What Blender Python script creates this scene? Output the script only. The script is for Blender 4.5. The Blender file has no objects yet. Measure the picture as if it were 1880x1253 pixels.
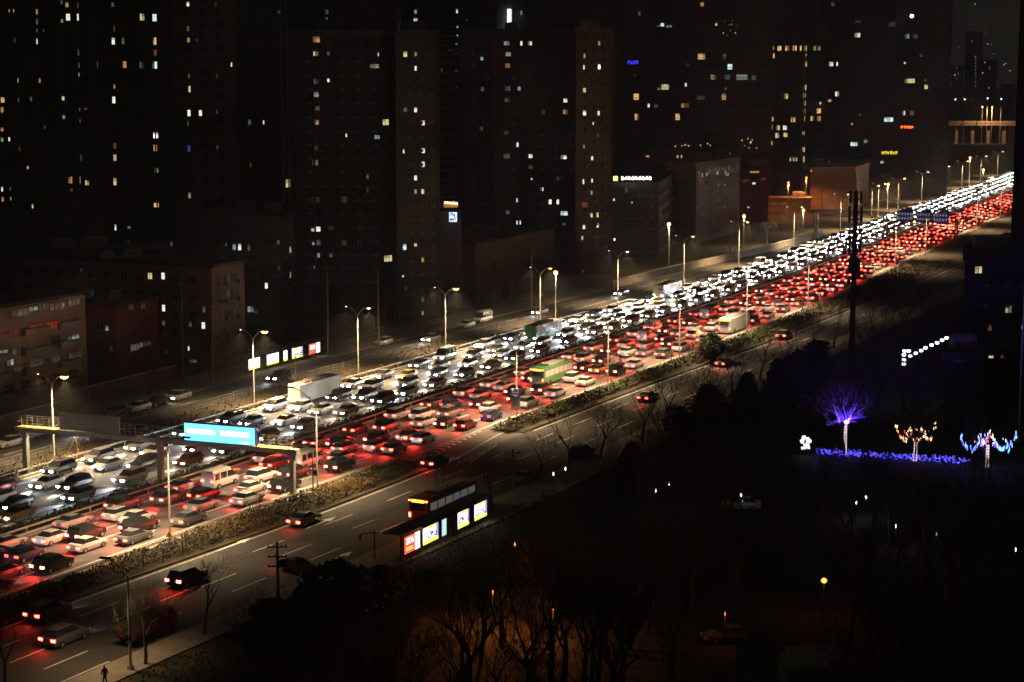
import bpy, math, random
import numpy as np
from mathutils import Vector, Matrix
random.seed(7)
R = math.radians
scn = bpy.context.scene
C = scn.collection

# ------------------------------------------------------------------ camera, world, exposure
F, YH, H = 3303.0, 130.0, 50.0
PIT = math.atan((626.5 - YH) / F)
cam_d = bpy.data.cameras.new('camera'); cam = bpy.data.objects.new('camera', cam_d); C.objects.link(cam)
cam.location = (0, 0, H); cam.rotation_euler = (R(90) - PIT, 0, 0)
cam_d.sensor_width = 36; cam_d.lens = F / 1880 * 36; cam_d.clip_start = 1; cam_d.clip_end = 8000
scn.camera = cam
w = bpy.data.worlds.new("World"); scn.world = w; w.use_nodes = True
nt = w.node_tree; bgn = nt.nodes['Background']
sky = nt.nodes.new('ShaderNodeTexSky'); sky.sky_type = 'NISHITA'; sky.sun_disc = False
sky.sun_elevation = R(-3); sky.sun_rotation = R(200); sky.dust_density = 5; sky.air_density = 2
bgn.inputs[1].default_value = 0.02
glow = nt.nodes.new('ShaderNodeBackground'); glow.inputs[0].default_value = (.0064, .0063, .0048, 1); glow.inputs[1].default_value = 1   # town-lit night haze of the sky
addn = nt.nodes.new('ShaderNodeAddShader'); wo = nt.nodes['World Output']
nt.links.new(sky.outputs[0], bgn.inputs[0]); nt.links.new(bgn.outputs[0], addn.inputs[0]); nt.links.new(glow.outputs[0], addn.inputs[1]); nt.links.new(addn.outputs[0], wo.inputs[0])
scn.view_settings.view_transform = 'Standard'; scn.view_settings.look = 'None'
scn.view_settings.exposure = 0.7; scn.view_settings.gamma = 1
scn.render.engine = 'CYCLES'
cy = scn.cycles
cy.max_bounces = 4; cy.diffuse_bounces = 2; cy.glossy_bounces = 2; cy.transmission_bounces = 2; cy.volume_bounces = 0
cy.sample_clamp_indirect = 3; cy.sample_clamp_direct = 0; cy.use_light_tree = True; cy.caustics_reflective = False; cy.caustics_refractive = False
cy.use_denoising = True
try: cy.denoiser = 'OPENIMAGEDENOISE'
except Exception: pass

# ------------------------------------------------------------------ pixel <-> place
CP, SP = math.cos(PIT), math.sin(PIT)
def ray(px, py):
    u = (px - 940) / F; v = (626.5 - py) / F
    return (u, CP + v * SP, -SP + v * CP)
def G(px, py, z=0.0):
    d = ray(px, py); t = (z - H) / d[2]
    return (d[0] * t, d[1] * t)
def WX(px, Y, z=15.0):
    return (px - 940) / F * (Y * CP + (H - z) * SP)
def WZ(py, Y):
    d = ray(940, py); return H + Y * d[2] / d[1]
TH = R(26); SN, CN = math.sin(TH), math.cos(TH)
def ST(x, y): return (x * SN + y * CN, x * CN - y * SN)
def XY(s, t): return (s * SN + t * CN, s * CN - t * SN)
_sg = np.arange(40, 1500, 5.0)
def curve(pts):
    a = np.interp(_sg, [p[0] for p in pts], [p[1] for p in pts])
    k = np.hanning(13); k /= k.sum()
    b = np.convolve(np.pad(a, 6, mode='edge'), k, mode='valid')
    return lambda s: float(np.interp(s, _sg, b))
LL = curve([(40,-151.4),(100,-151),(165,-150.3),(280,-149),(350,-146.7),(395,-146.3),(461,-148.8),(646,-158),(935,-171),(1500,-205)])
ML = curve([(40,-136.5),(100,-135.5),(150,-134.5),(200,-133.2),(275,-132.8),(410,-132.3),(540,-136.7),(664,-141.5),(810,-147.5),(950,-154),(1500,-186)])
MR = lambda s: ML(s) + 3.4
RL = curve([(40,-117),(100,-116.5),(150,-115.3),(200,-112.8),(240,-110.6),(300,-109.3),(360,-108.6),(400,-109.3),(450,-112.3),(535,-115.7),(664,-121),(800,-128),(950,-136),(1500,-165)])
LI = curve([(40,-157),(172,-156.6),(232,-158.2),(269,-157.6),(295,-156.4),(328,-153.7),(376,-152.0),(440,-150.9),(470,-151.0),(700,-163),(1500,-207)])
LO = curve([(40,-167),(190,-167.5),(240,-167.2),(280,-165.5),(350,-162.5),(383,-160.5),(412,-159.8),(457,-156),(479,-154.6),(520,-154.0),(700,-165),(1500,-209)])
RI = curve([(40,-112),(122,-111),(145,-109.5),(170,-107.4),(200,-107),(270,-104.8),(314,-102),(500,-99),(1500,-99)])
RO = curve([(40,-97),(113,-95.7),(152,-94),(184,-92.4),(243,-92.5),(335,-92),(500,-89),(1500,-89)])
def road_yaw(s, L=ML):
    a = XY(s - 4, L(s - 4)); b = XY(s + 4, L(s + 4)); return math.atan2(-(b[0] - a[0]), b[1] - a[1])   # local +Y looks along the road

# ------------------------------------------------------------------ materials
MATS = {}
def mat(name, col, rough=0.7, metal=0.0, noise=0.0, scale=3.0, spec=0.3, bump=0.0):
    if name in MATS: return MATS[name]
    m = bpy.data.materials.new(name); m.use_nodes = True; n = m.node_tree; b = n.nodes['Principled BSDF']
    b.inputs['Base Color'].default_value = (*col, 1); b.inputs['Roughness'].default_value = rough
    b.inputs['Metallic'].default_value = metal; b.inputs['Specular IOR Level'].default_value = spec
    if noise:
        tc = n.nodes.new('ShaderNodeTexCoord'); nz = n.nodes.new('ShaderNodeTexNoise'); nz.inputs['Scale'].default_value = scale
        nz.inputs['Detail'].default_value = 6; nz.inputs['Roughness'].default_value = 0.65
        r = n.nodes.new('ShaderNodeValToRGB'); r.color_ramp.elements[0].position = .3; r.color_ramp.elements[1].position = .7
        r.color_ramp.elements[0].color = (*[c * (1 - noise) for c in col], 1); r.color_ramp.elements[1].color = (*[min(1, c * (1 + noise)) for c in col], 1)
        n.links.new(tc.outputs['Object'], nz.inputs['Vector']); n.links.new(nz.outputs['Fac'], r.inputs[0]); n.links.new(r.outputs[0], b.inputs['Base Color'])
        if bump:
            bp = n.nodes.new('ShaderNodeBump'); bp.inputs['Strength'].default_value = bump; bp.inputs['Distance'].default_value = .05
            n.links.new(nz.outputs['Fac'], bp.inputs['Height']); n.links.new(bp.outputs[0], b.inputs['Normal'])
    MATS[name] = m; return m
def emit(name, col, s, sample=False):
    if name in MATS: return MATS[name]
    m = bpy.data.materials.new(name); m.use_nodes = True; n = m.node_tree; b = n.nodes['Principled BSDF']
    b.inputs['Base Color'].default_value = (*[c * .5 for c in col], 1); b.inputs['Emission Color'].default_value = (*col, 1); b.inputs['Emission Strength'].default_value = s
    if not sample:
        try: m.cycles.emission_sampling = 'NONE'
        except Exception: pass
    MATS[name] = m; return m
asphalt = mat('asphalt', (.085,.08,.074), .75, noise=.35, scale=.35, spec=.35)
asphalt_patch = mat('asphalt_patch', (.035,.034,.034), .8, noise=.2, scale=.5)
asphalt_side = mat('asphalt_side', (.05,.047,.045), .8, noise=.3, scale=.25)
paving = mat('paving', (.20,.165,.13), .85, noise=.25, scale=.8)
soil = mat('soil', (.045,.037,.025), .95, noise=.5, scale=.15)
lawn = mat('lawn', (.035,.045,.018), .95, noise=.5, scale=.3)
paint_w = mat('road_paint', (.62,.6,.55), .6, noise=.2, scale=1.5)
kerb_m = mat('kerb_stone', (.42,.39,.34), .8, noise=.15, scale=2)
steel = mat('galvanised_steel', (.42,.41,.38), .5, .3)
pole_m = mat('lamp_pole_paint', (.5,.48,.44), .5, .2)
dark_m = mat('dark_metal', (.05,.05,.05), .5, .3)
hedge_m = mat('hedge_leaf', (.032,.027,.012), .8, noise=.5, scale=.6)
hedge_g = mat('median_leaf', (.05,.062,.02), .8, noise=.5, scale=.6)
dry_m = mat('dry_grass', (.10,.066,.022), .9, noise=.5, scale=1)
bark = mat('bark', (.085,.065,.05), .9, noise=.3, scale=4)
twig_m = mat('twig_bark', (.07,.055,.042), .9)
pine_m = mat('evergreen_leaf', (.03,.042,.02), .85)
rubber = mat('tyre_rubber', (.02,.02,.02), .8)
rim_m = mat('wheel_rim', (.45,.45,.45), .35, .8)
glass_m = mat('dark_glass', (.02,.022,.025), .08, 0, spec=.6)
concrete = mat('concrete', (.33,.29,.24), .85, noise=.2, scale=.7)
wood_m = mat('utility_pole_concrete', (.2,.18,.155), .9, noise=.2, scale=2)
sign_blue = mat('sign_blue', (.02,.05,.42), .4)
sign_white = mat('sign_white', (.75,.75,.75), .4)
WIN = {'w':((1,.95,.82),1.1),'W':((1,.97,.9),2.2),'C':((.72,1,.93),1.1),'c':((.6,.85,.8),.35),'d':((.75,.78,.72),.10),'D':((.6,.6,.55),.045),'y':((1,.72,.3),.75),
       'Y':((1,.85,.4),.75),'o':((1,.47,.15),.5),'O':((1,.6,.22),.95),'b':((1,.4,.13),.12),'g':((.7,.95,.45),.3),'v':((.15,.25,.9),.22),'p':((1,.6,.5),.6),'r':((1,.15,.08),.08),'R':((1,.1,.05),.16)}
def wmat(c, k=0):
    col, s = WIN[c]; return emit('window_light_%s_%d' % (c, k), col, s * .62 * (1, .5, .18)[k])

# ------------------------------------------------------------------ mesh collector
class MB:
    def __init__(s): s.v = []; s.f = []; s.mi = []; s.m = 0
    def add(s, vs, fs):
        o = len(s.v); s.v.extend(vs)
        for f in fs: s.f.append(tuple(i + o for i in f)); s.mi.append(s.m)
    def box(s, cx, cy, cz, sx, sy, sz, rz=0, ty=0):
        c, n = math.cos(rz), math.sin(rz); vs = []
        for z in (-1, 1):
            for x, y in ((-1,-1),(1,-1),(1,1),(-1,1)):
                X, Y, Z = x*sx/2, y*sy/2, z*sz/2
                if ty: X, Z = X*math.cos(ty) + Z*math.sin(ty), -X*math.sin(ty) + Z*math.cos(ty)
                vs.append((cx + X*c - Y*n, cy + X*n + Y*c, cz + Z))
        s.add(vs, [(3,2,1,0),(4,5,6,7),(0,1,5,4),(1,2,6,5),(2,3,7,6),(3,0,4,7)])
    def bar(s, a, b, wd, ht=None):
        ht = ht or wd; a = Vector(a); b = Vector(b); d = (b - a)
        if d.length < 1e-6: return
        d.normalize(); u = Vector((0,0,1)) if abs(d.z) < .95 else Vector((0,1,0)); x = d.cross(u).normalized(); u = x.cross(d)
        vs = []
        for p in (a, b):
            for i, j in ((-1,-1),(1,-1),(1,1),(-1,1)): vs.append(tuple(p + x*i*wd/2 + u*j*ht/2))
        s.add(vs, [(3,2,1,0),(4,5,6,7),(0,1,5,4),(1,2,6,5),(2,3,7,6),(3,0,4,7)])
    def tube(s, pts, rad, n=6, cap=True):
        pts = [Vector(p) for p in pts]; rings = []
        if not isinstance(rad, (list, tuple)): rad = [rad] * len(pts)
        vs = []
        for i, p in enumerate(pts):
            d = (pts[min(i+1, len(pts)-1)] - pts[max(i-1, 0)])
            d = d.normalized() if d.length > 0 else Vector((0,0,1))
            a = Vector((0,1,0)) if abs(d.y) < .9 else Vector((1,0,0)); x = d.cross(a).normalized(); y = d.cross(x)
            for k in range(n):
                q = 2*math.pi*k/n; vs.append(tuple(p + (x*math.cos(q) + y*math.sin(q))*rad[i]))
        fs = []
        for i in range(len(pts)-1):
            for k in range(n): fs.append((i*n+k, i*n+(k+1)%n, (i+1)*n+(k+1)%n, (i+1)*n+k))
        if cap: fs.append(tuple(range(n-1, -1, -1))); fs.append(tuple((len(pts)-1)*n + k for k in range(n)))
        s.add(vs, fs)
    def prism(s, poly, z0, z1):
        n = len(poly)
        s.add([(x, y, z0) for x, y in poly] + [(x, y, z1) for x, y in poly], [tuple(range(n-1, -1, -1)), tuple(range(n, 2*n))] + [(i, (i+1)%n, n+(i+1)%n, n+i) for i in range(n)])
    def build(s, name, mats, parent=None, loc=(0,0,0), rz=0):
        me = bpy.data.meshes.new(name); me.from_pydata(s.v, [], s.f)
        mats = mats if isinstance(mats, (list, tuple)) else [mats]
        for m in mats: me.materials.append(m)
        if len(mats) > 1: me.polygons.foreach_set('material_index', s.mi)
        me.update()
        o = bpy.data.objects.new(name, me); C.objects.link(o); o.location = loc; o.rotation_euler = (0,0,rz)
        if parent: o.parent = parent
        return o
def tag(o, label=None, cat=None, group=None, kind=None):
    if label: o['label'] = label
    if cat: o['category'] = cat
    if group: o['group'] = group
    if kind: o['kind'] = kind
    return o
def empty(name, label, cat, loc=(0,0,0), rz=0, group=None):
    o = bpy.data.objects.new(name, None); C.objects.link(o); o.location = loc; o.rotation_euler = (0,0,rz); o.empty_display_size = .3
    return tag(o, label, cat, group)
def copy_tree(o, parent=None):
    c = o.copy(); C.objects.link(c); c.parent = parent
    for ch in list(o.children): copy_tree(ch, c)
    return c
def spot(name, parent, loc, direction, power, col, angle=150, blend=.6, rad=.15):
    l = SPOTS.get((power, col, angle, blend, rad))
    if l is None:
        l = bpy.data.lights.new(name, 'SPOT'); l.energy = power; l.color = col; l.spot_size = R(angle); l.spot_blend = blend; l.shadow_soft_size = rad
        SPOTS[(power, col, angle, blend, rad)] = l
    o = bpy.data.objects.new(name, l); C.objects.link(o); o.parent = parent; o.location = loc
    o.rotation_euler = Vector(direction).to_track_quat('-Z', 'Y').to_euler(); return o
SPOTS = {}

# ------------------------------------------------------------------ ground and roads
def ribbon(name, La, Lb, s0, s1, z, m, step=5, kind='structure', thick=0):
    b = MB(); ss = list(np.arange(s0, s1, step)) + [s1]; vs = []
    for s in ss:
        for L in (La, Lb): x, y = XY(s, L(s)); vs.append((x, y, z))
    n = len(ss); fs = [(2*i, 2*i+1, 2*i+3, 2*i+2) for i in range(n-1)]
    b.add(vs, fs)
    if thick:
        for j in (0, 1):
            v2 = []
            for i in range(n): p = vs[2*i+j]; v2 += [p, (p[0], p[1], z - thick)]
            b.add(v2, [(2*i, 2*i+1, 2*i+3, 2*i+2) for i in range(n-1)])
    o = b.build(name, m)
    if kind: o['kind'] = kind
    return o
g = MB(); g.add([(-3000,-200,0),(3000,-200,0),(3000,5000,0),(-3000,5000,0)], [(0,1,2,3)])
tag(g.build('ground', soil), kind='structure')
off = lambda L, d: (lambda s: L(s) + d)
ribbon('highway', LL, RL, 40, 1500, .02, asphalt)
ribbon('service_road', LO, LI, 40, 520, .012, asphalt_side)
ribbon('side_road', RI, RO, 40, 1000, .012, asphalt_side)
ribbon('pavement', off(LO, -9), LO, 40, 380, .14, paving, thick=.14)
ribbon('footpath', RO, off(RO, 3.6), 40, 150, .14, paving, thick=.14)
ribbon('footpath', RO, off(RO, 5.5), 150, 900, .14, paving, thick=.14)
ribbon('verge', off(LI, .1), off(LL, -.3), 40, 345, .15, soil, thick=.15)
ribbon('verge', off(RL, .3), off(RI, -.2), 40, 198, .15, soil, thick=.15)
ribbon('verge', off(RL, .3), off(RI, -.2), 222, 900, .15, soil, thick=.15)
ribbon('central_reserve', off(ML, .3), off(MR, -.3), 40, 1500, .18, soil, thick=.18)
ribbon('kerb', off(ML, 0), off(ML, .3), 40, 1500, .22, kerb_m, thick=.2)
ribbon('kerb', off(MR, -.3), off(MR, 0), 40, 1500, .22, kerb_m, thick=.2)
ribbon('kerb', off(LL, -.3), off(LL, 0), 40, 1500, .22, kerb_m, thick=.2)
ribbon('kerb', off(RL, 0), off(RL, .3), 40, 198, .22, kerb_m, thick=.2)
ribbon('kerb', off(RL, 0), off(RL, .3), 222, 1500, .22, kerb_m, thick=.2)
# ramp surface between highway and side road
ribbon('slip_road', RL, RI, 196, 224, .016, asphalt, step=3)
# darker resurfaced patch on the far carriageway
pt = MB(); q = [XY(s, t) for s, t in ((150,-147),(178,-147.5),(166,-135.5),(138,-136))]
pt.add([(x, y, .024) for x, y in q], [(0,1,2,3)])
for s_, k_, L1, w1 in ((131,.35,9,2.4),(142,.8,6,1.6),(168,.3,12,3.0),(188,.62,5,2.2),(214,.4,8,1.4),(236,.7,10,2.8)):
    t_ = RI(s_)*(1-k_)+RO(s_)*k_; q = [XY(s_+a, t_+b_) for a, b_ in ((0,0),(L1,.1),(L1-.4,w1),(.3,w1-.1))]; pt.add([(x, y, .016) for x, y in q], [(0,1,2,3)])
for s_, k_ in ((128,.6),(150,.42),(177,.15),(196,.7),(232,.3),(262,.55)):
    c_ = XY(s_, RI(s_)*(1-k_)+RO(s_)*k_); pt.add([(c_[0]+.38*math.cos(a*.785), c_[1]+.38*math.sin(a*.785), .019) for a in range(8)], [tuple(range(8))])
tag(pt.build('road_patch', asphalt_patch), kind='structure')
# painted markings
mk = MB()
def dash(L, s0, s1, wd=.18, z=.028):
    n = max(1, int((s1 - s0) / 6)); vs = []
    for i in range(n+1):
        s = s0 + (s1-s0)*i/n
        for d in (-wd/2, wd/2): x, y = XY(s, L(s) + d); vs.append((x, y, z))
    mk.add(vs, [(2*i, 2*i+1, 2*i+3, 2*i+2) for i in range(n)])
def frac(La, Lb, k): return lambda s: La(s)*(1-k) + Lb(s)*k
for k in range(1, 4):
    for s in range(60, 900, 15): dash(frac(off(LL,.7), off(ML,-.7), k/4), s, s+6)
for k in range(1, 5):
    for s in range(60, 900, 15): dash(frac(off(MR,.7), off(RL,-2.2), k/5), s, s+6)
for L in (off(LL,.6), off(ML,-.5), off(MR,.5)): dash(L, 60, 900)
dash(off(RL,-2), 60, 196); dash(off(RL,-2), 226, 900)
for k in (.26, .5, .74):
    for s in range(62, 520, 13): dash(frac(RI, RO, k), s, s+5.5, .15, .02)
dash(off(RI,.4), 60, 196, .15, .02); dash(off(RI,.4), 224, 600, .15, .02); dash(off(RO,-.5), 60, 118, .15, .02)
for s in range(62, 430, 13): dash(frac(LI, LO, .45), s, s+5, .15, .02)
dash(off(LI,-.4), 60, 430, .15, .02); dash(off(LO,.3), 60, 430, .15, .02)
def arrow(s, t, sgn=1, z=.03):
    c = XY(s, t); ya = road_yaw(s) + (0 if sgn > 0 else math.pi); cc, nn = math.cos(ya), math.sin(ya)
    P = [(-.12,-3),(.12,-3),(.12,1),(.55,1),(0,3),(-.55,1),(-.12,1)]
    mk.add([(c[0]+x*cc-y*nn, c[1]+x*nn+y*cc, z) for x, y in P], [(0,1,2,6),(3,4,5),(2,3,5,6)])
for s in (250, 330, 410): 
    arrow(s, RL(s)-4)
for s in (165, 205, 300):
    for k in (.12,.37,.63,.88): arrow(s, LL(s)*(1-k)+ML(s)*k, -1)
for px, py in ((430,1000),(620,1025),(590,960),(330,1090)): arrow(*ST(*G(px,py)), z=.022)
# hatched gores of the slip road
def hatch(a0, a1, b0, b1, n, wd=.55):
    for i in range(n):
        k = (i+.5)/n; A = Vector(a0).lerp(Vector(a1), k); B = Vector(b0).lerp(Vector(b1), k); e = (Vector(a1)-Vector(a0)).normalized()*wd
        M = (A+B)/2 + (Vector(a1)-Vector(a0)).normalized()*.9
        mk.add([(*A, .031), (*(A+e), .031), (*(M+e), .031), (*M, .031)], [(0,1,2,3)]); mk.add([(*M, .031), (*(M+e), .031), (*(B+e), .031), (*B, .031)], [(0,1,2,3)])
hatch(G(778,831), G(868,796), G(800,838), G(885,792), 9)
hatch(G(838,850), G(905,818), G(820,865), G(880,838), 6)
def line(px0, px1, wd=.2):
    a = Vector((*G(*px0), .032)); b = Vector((*G(*px1), .032)); n = Vector((-(b-a).y, (b-a).x, 0)).normalized()*wd/2
    mk.add([tuple(a-n), tuple(a+n), tuple(b+n), tuple(b-n)], [(0,1,2,3)])
for a, b in (((770,832),(862,797)),((862,797),(925,772)),((925,772),(985,752)),((805,862),(912,800)),((912,800),(1000,762)),((862,850),(912,818))): line(a, b)
tag(mk.build('road_markings', paint_w), kind='structure')

# ------------------------------------------------------------------ rails, fences, hedges
def rail(name, L, s0, s1, label, m, step=4.0, h=.75, two=True, hgt=.28, pw=.14):
    e = empty(name, label, 'guard rail', (*XY(s0, L(s0)), 0)); ox, oy = XY(s0, L(s0))
    b = MB(); ss = list(np.arange(s0, s1, 5.0)) + [s1]
    for hh in ((h, h*.5) if two else (h,)):
        for i in range(len(ss)-1):
            a = XY(ss[i], L(ss[i])); c = XY(ss[i+1], L(ss[i+1])); b.bar((a[0]-ox, a[1]-oy, hh), (c[0]-ox, c[1]-oy, hh), .09, hgt)
    b.build('beam', m, e)
    p = MB(); p.box(0,0,h/2,pw,pw,h+.12); k = 0; base = None; rest = MB()
    for s in np.arange(s0, s1, step):
        x, y = XY(s, L(s))
        if k < 98:
            if base is None: base = p.build('post', m, e, (x-ox, y-oy, .02))
            else: c = base.copy(); C.objects.link(c); c.parent = e; c.location = (x-ox, y-oy, .02)
        else: rest.box(x-ox, y-oy, h/2+.02, pw, pw, h+.12)
        k += 1
    if rest.v: tag(rest.build('distant_posts', m, e), kind='stuff')
rail('guard_rail', off(MR,-.15), 60, 900, 'pale guard rail with white posts between the central hedge and the red tail lights', pole_m, 5.2, .8, False, .2)
rail('guard_rail', off(RL,.15), 60, 196, 'thin pale rail before the dry hedge, lower left to the slip road gap', kerb_m, 4, .6, False, .16)
rail('guard_rail', off(RL,.15), 224, 900, 'thin pale guard rail on the outer edge of the highway beyond the slip road', kerb_m, 5, .7, True, .14)
rail('guard_rail', off(LL,-.5), 60, 360, 'pale steel guard rail beside the ochre verge of the far carriageway', pole_m, 5.2, .85, False, .22)
rail('kerb_rail', off(ML,.1), 60, 900, 'low dark rail between the headlight carriageway and the central hedge', steel, 6, .7, False, .07, .06)
# ornamental fence on the left service road verge
def picket(name, label, pts, h, m, step=.5, post=3.0, cat='fence', thick=.035):
    ox, oy = pts[0]; e = empty(name, label, cat, (ox, oy, 0)); b = MB(); p = MB(); n = 0
    for (x0,y0),(x1,y1) in zip(pts, pts[1:]):
        d = math.dist((x0,y0),(x1,y1))
        for hh in (.18, h*.55, h-.08): b.bar((x0-ox,y0-oy,hh+.15), (x1-ox,y1-oy,hh+.15), .05)
        for i in range(int(d/step)): 
            k = i*step/d; b.box(x0+(x1-x0)*k-ox, y0+(y1-y0)*k-oy, h/2+.15, thick, thick, h-.1)
        for i in range(int(d/post)):
            k = i*post/d; p.box(x0+(x1-x0)*k-ox, y0+(y1-y0)*k-oy, h/2+.2, .1, .1, h+.1)
    b.build('rails', m, e); tag(p.build('posts', m, e), kind='stuff')
fence_m = mat('fence_paint', (.16,.14,.12), .6)
picket('picket_fence', 'dark picket fence on the verge beside the far service road', [XY(s, LI(s)+.6) for s in range(150, 345, 8)], 1.15, fence_m, .45, 3.2)
picket('picket_fence', 'low railing round the pavement behind the row of far street lamps', [XY(s, LO(s)-7.2) for s in range(280, 385, 8)], 1.3, fence_m, .7, 3.5)
picket('wire_fence', 'thin dark fence posts standing in the dry hedge by the side road', [XY(s, RI(s)-1.0) for s in range(70, 196, 6)], 1.5, dark_m, 40, 3.0)
def bush_strip(name, La, Lb, s0, s1, dens, h, m, label, cat='hedge', lf=.26, seed=1, kind=None, m2=None):
    rr = random.Random(seed); b = MB(); s = s0; N = int((s1-s0)*abs(Lb(s0)-La(s0))*dens)
    ox, oy = XY(s0, La(s0))
    for i in range(N):
        s = s0 + (s1-s0)*rr.random(); k = rr.random(); t = La(s)*(1-k)+Lb(s)*k
        hm = h*(.65+.35*math.sin(s*.9)*math.sin(s*.37+k*4)); z = .15+hm*rr.random()**.6
        x, y = XY(s, t); a = rr.random()*6.28; e = rr.uniform(-.3,1.3); l = lf*rr.uniform(.6,1.4); wd = l*.5
        dx, dy, dz = math.cos(a)*math.cos(e)*l, math.sin(a)*math.cos(e)*l, math.sin(e)*l; px_, py_ = -math.sin(a)*wd, math.cos(a)*wd
        x -= ox; y -= oy; b.m = 1 if (m2 and math.sin(s*.31+seed)+rr.random()*1.2 > .9) else 0
        b.add([(x-px_/2,y-py_/2,z),(x+px_/2,y+py_/2,z),(x+dx+px_/2,y+dy+py_/2,z+dz),(x+dx-px_/2,y+dy-py_/2,z+dz)], [(0,1,2,3)])
    o = b.build(name, [m, m2] if m2 else m, loc=(ox, oy, 0)); return tag(o, label, cat, kind=kind)
bush_strip('hedge', off(RL,.8), off(RI,-1.3), 60, 197, 85, 1.0, hedge_m, 'dry brown hedge beside the highway rail, lower left to the slip road', lf=.23, seed=2, m2=dry_m)
bush_strip('hedge', off(RL,.8), off(RI,-1.6), 221, 470, 26, 1.05, hedge_m, 'dry hedge beyond the slip road island, running into the dark trees', lf=.38, seed=3, m2=hedge_g)
bush_strip('hedge', off(ML,.6), off(MR,-.7), 60, 420, 30, .7, hedge_g, 'low green hedge on the central reserve of the highway', lf=.28, seed=4)
bush_strip('dry_grass', off(LL,-2.2), off(LL,-.7), 60, 330, 26, .55, dry_m, 'ochre dry grass on the verge of the far carriageway', 'grass', .3, 5, 'stuff', hedge_m)
bush_strip('hedge', off(LI,.8), off(LL,-2.4), 60, 300, 7, .6, hedge_m, 'scrubby low planting inside the picket fence of the far verge', lf=.3, seed=6)
bush_strip('ground_cover', off(RO,4.5), off(RO,17), 80, 190, 9, .45, pine_m, 'dark low ground cover under the bare trees', 'ground cover', .22, 7, 'stuff', lawn)

# concrete retaining wall past the far pavement
def wall_line(name, label, pts, h, m, th=.35, cat='wall', cope=True):
    ox, oy = pts[0]; e = empty(name, label, cat, (ox, oy, 0)); b = MB(); c = MB()
    for (x0,y0),(x1,y1) in zip(pts, pts[1:]):
        b.bar((x0-ox,y0-oy,h/2),(x1-ox,y1-oy,h/2), th, h)
        if cope: c.bar((x0-ox,y0-oy,h+.06),(x1-ox,y1-oy,h+.06), th+.12, .12)
    b.build('wall_body', m, e)
    if cope: c.build('coping', kerb_m, e)
wall_line('retaining_wall', 'long pale concrete wall lit by street lamps beside the empty far service lane', [XY(s, LO(s)-.6) for s in range(384, 540, 8)], 1.7, concrete)
brick = mat('painted_brick', (.2,.11,.075), .85, noise=.3, scale=1.2)
wall_line('street_wall', 'brown street wall with faded panels behind the parked cars on the far kerb', [XY(s, -176.3) for s in range(206, 240, 6)], 2.4, brick)
wall_line('street_wall', 'brown wall at the left edge behind the white parked cars and the gantry', [XY(s, -172.5) for s in range(150, 205, 6)], 2.2, brick)

# ------------------------------------------------------------------ street lamps
lamp_on = emit('sodium_lamp', (1,.52,.10), 8); lamp_dim = emit('pale_lamp', (1,.8,.5), 4); lamp_far = emit('orange_lamp', (1,.36,.06), 1.7); lamp_white = emit('white_lamp', (.8,.9,1), 2.6)
WARM = (1,.69,.37)
def arm_pts(sgn, L, rise, h):
    return [(sgn*L*k, 0, h + rise*math.sin(k*math.pi/2)) for k in (0,.12,.3,.55,.8,1)]
def lamp(name, x, y, yaw, h, arms, label, group, p=900, mpole=None, light=True, z=0.0):
    e = empty(name, label, 'street lamp', (x, y, z), yaw, group); near_edge = arms[0][0] < 0
    b = MB(); b.tube([(0,0,0),(0,0,h*.5),(0,0,h)], [.13,.1,.07], 8); b.box(0,0,.25,.4,.4,.5); b.build('pole', mpole or pole_m, e)
    for sg, L, rise, lit, hl in arms:
        a = MB(); a.tube(arm_pts(sg, L, rise, h), .055, 6); a.build('arm', mpole or pole_m, e)
        hd = MB(); hx = sg*(L+.45); hz = h+rise+.02
        hd.add([(hx-.5,-.16,hz),(hx+.5,-.22,hz+.02),(hx+.5,.22,hz+.02),(hx-.5,.16,hz),(hx-.42,-.1,hz+.12),(hx+.42,-.14,hz+.16),(hx+.42,.14,hz+.16),(hx-.42,.1,hz+.12)],
               [(0,1,5,4),(1,2,6,5),(2,3,7,6),(3,0,4,7),(4,5,6,7),(0,3,2,1)])
        hd.build('lamp_head', dark_m, e)
        if lit:
            g_ = MB(); r = hl
            g_.add([(hx+r*1.3*math.cos(a_)*math.cos(b_), r*math.sin(a_)*math.cos(b_), hz-.03-r*.7*math.sin(b_)) for b_ in (0,.6,1.2) for a_ in [k*math.pi/4 for k in range(8)]],
                   [(i*8+k, i*8+(k+1)%8, (i+1)*8+(k+1)%8, (i+1)*8+k) for i in range(2) for k in range(8)] + [tuple(16+k for k in range(8))])
            g_.build('lamp_glass', lit, e)
        if light and p: spot('lamp_light', e, (hx, 0, hz-.45), (sg*.05, 0, -1), p*(.85 if near_edge else 1)*((1.25 if sg < 0 else .5) if near_edge else (1.2 if sg > 0 else .5)), WARM, 140 if near_edge and sg > 0 else 122, 1.0, .2)
    return e
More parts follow.
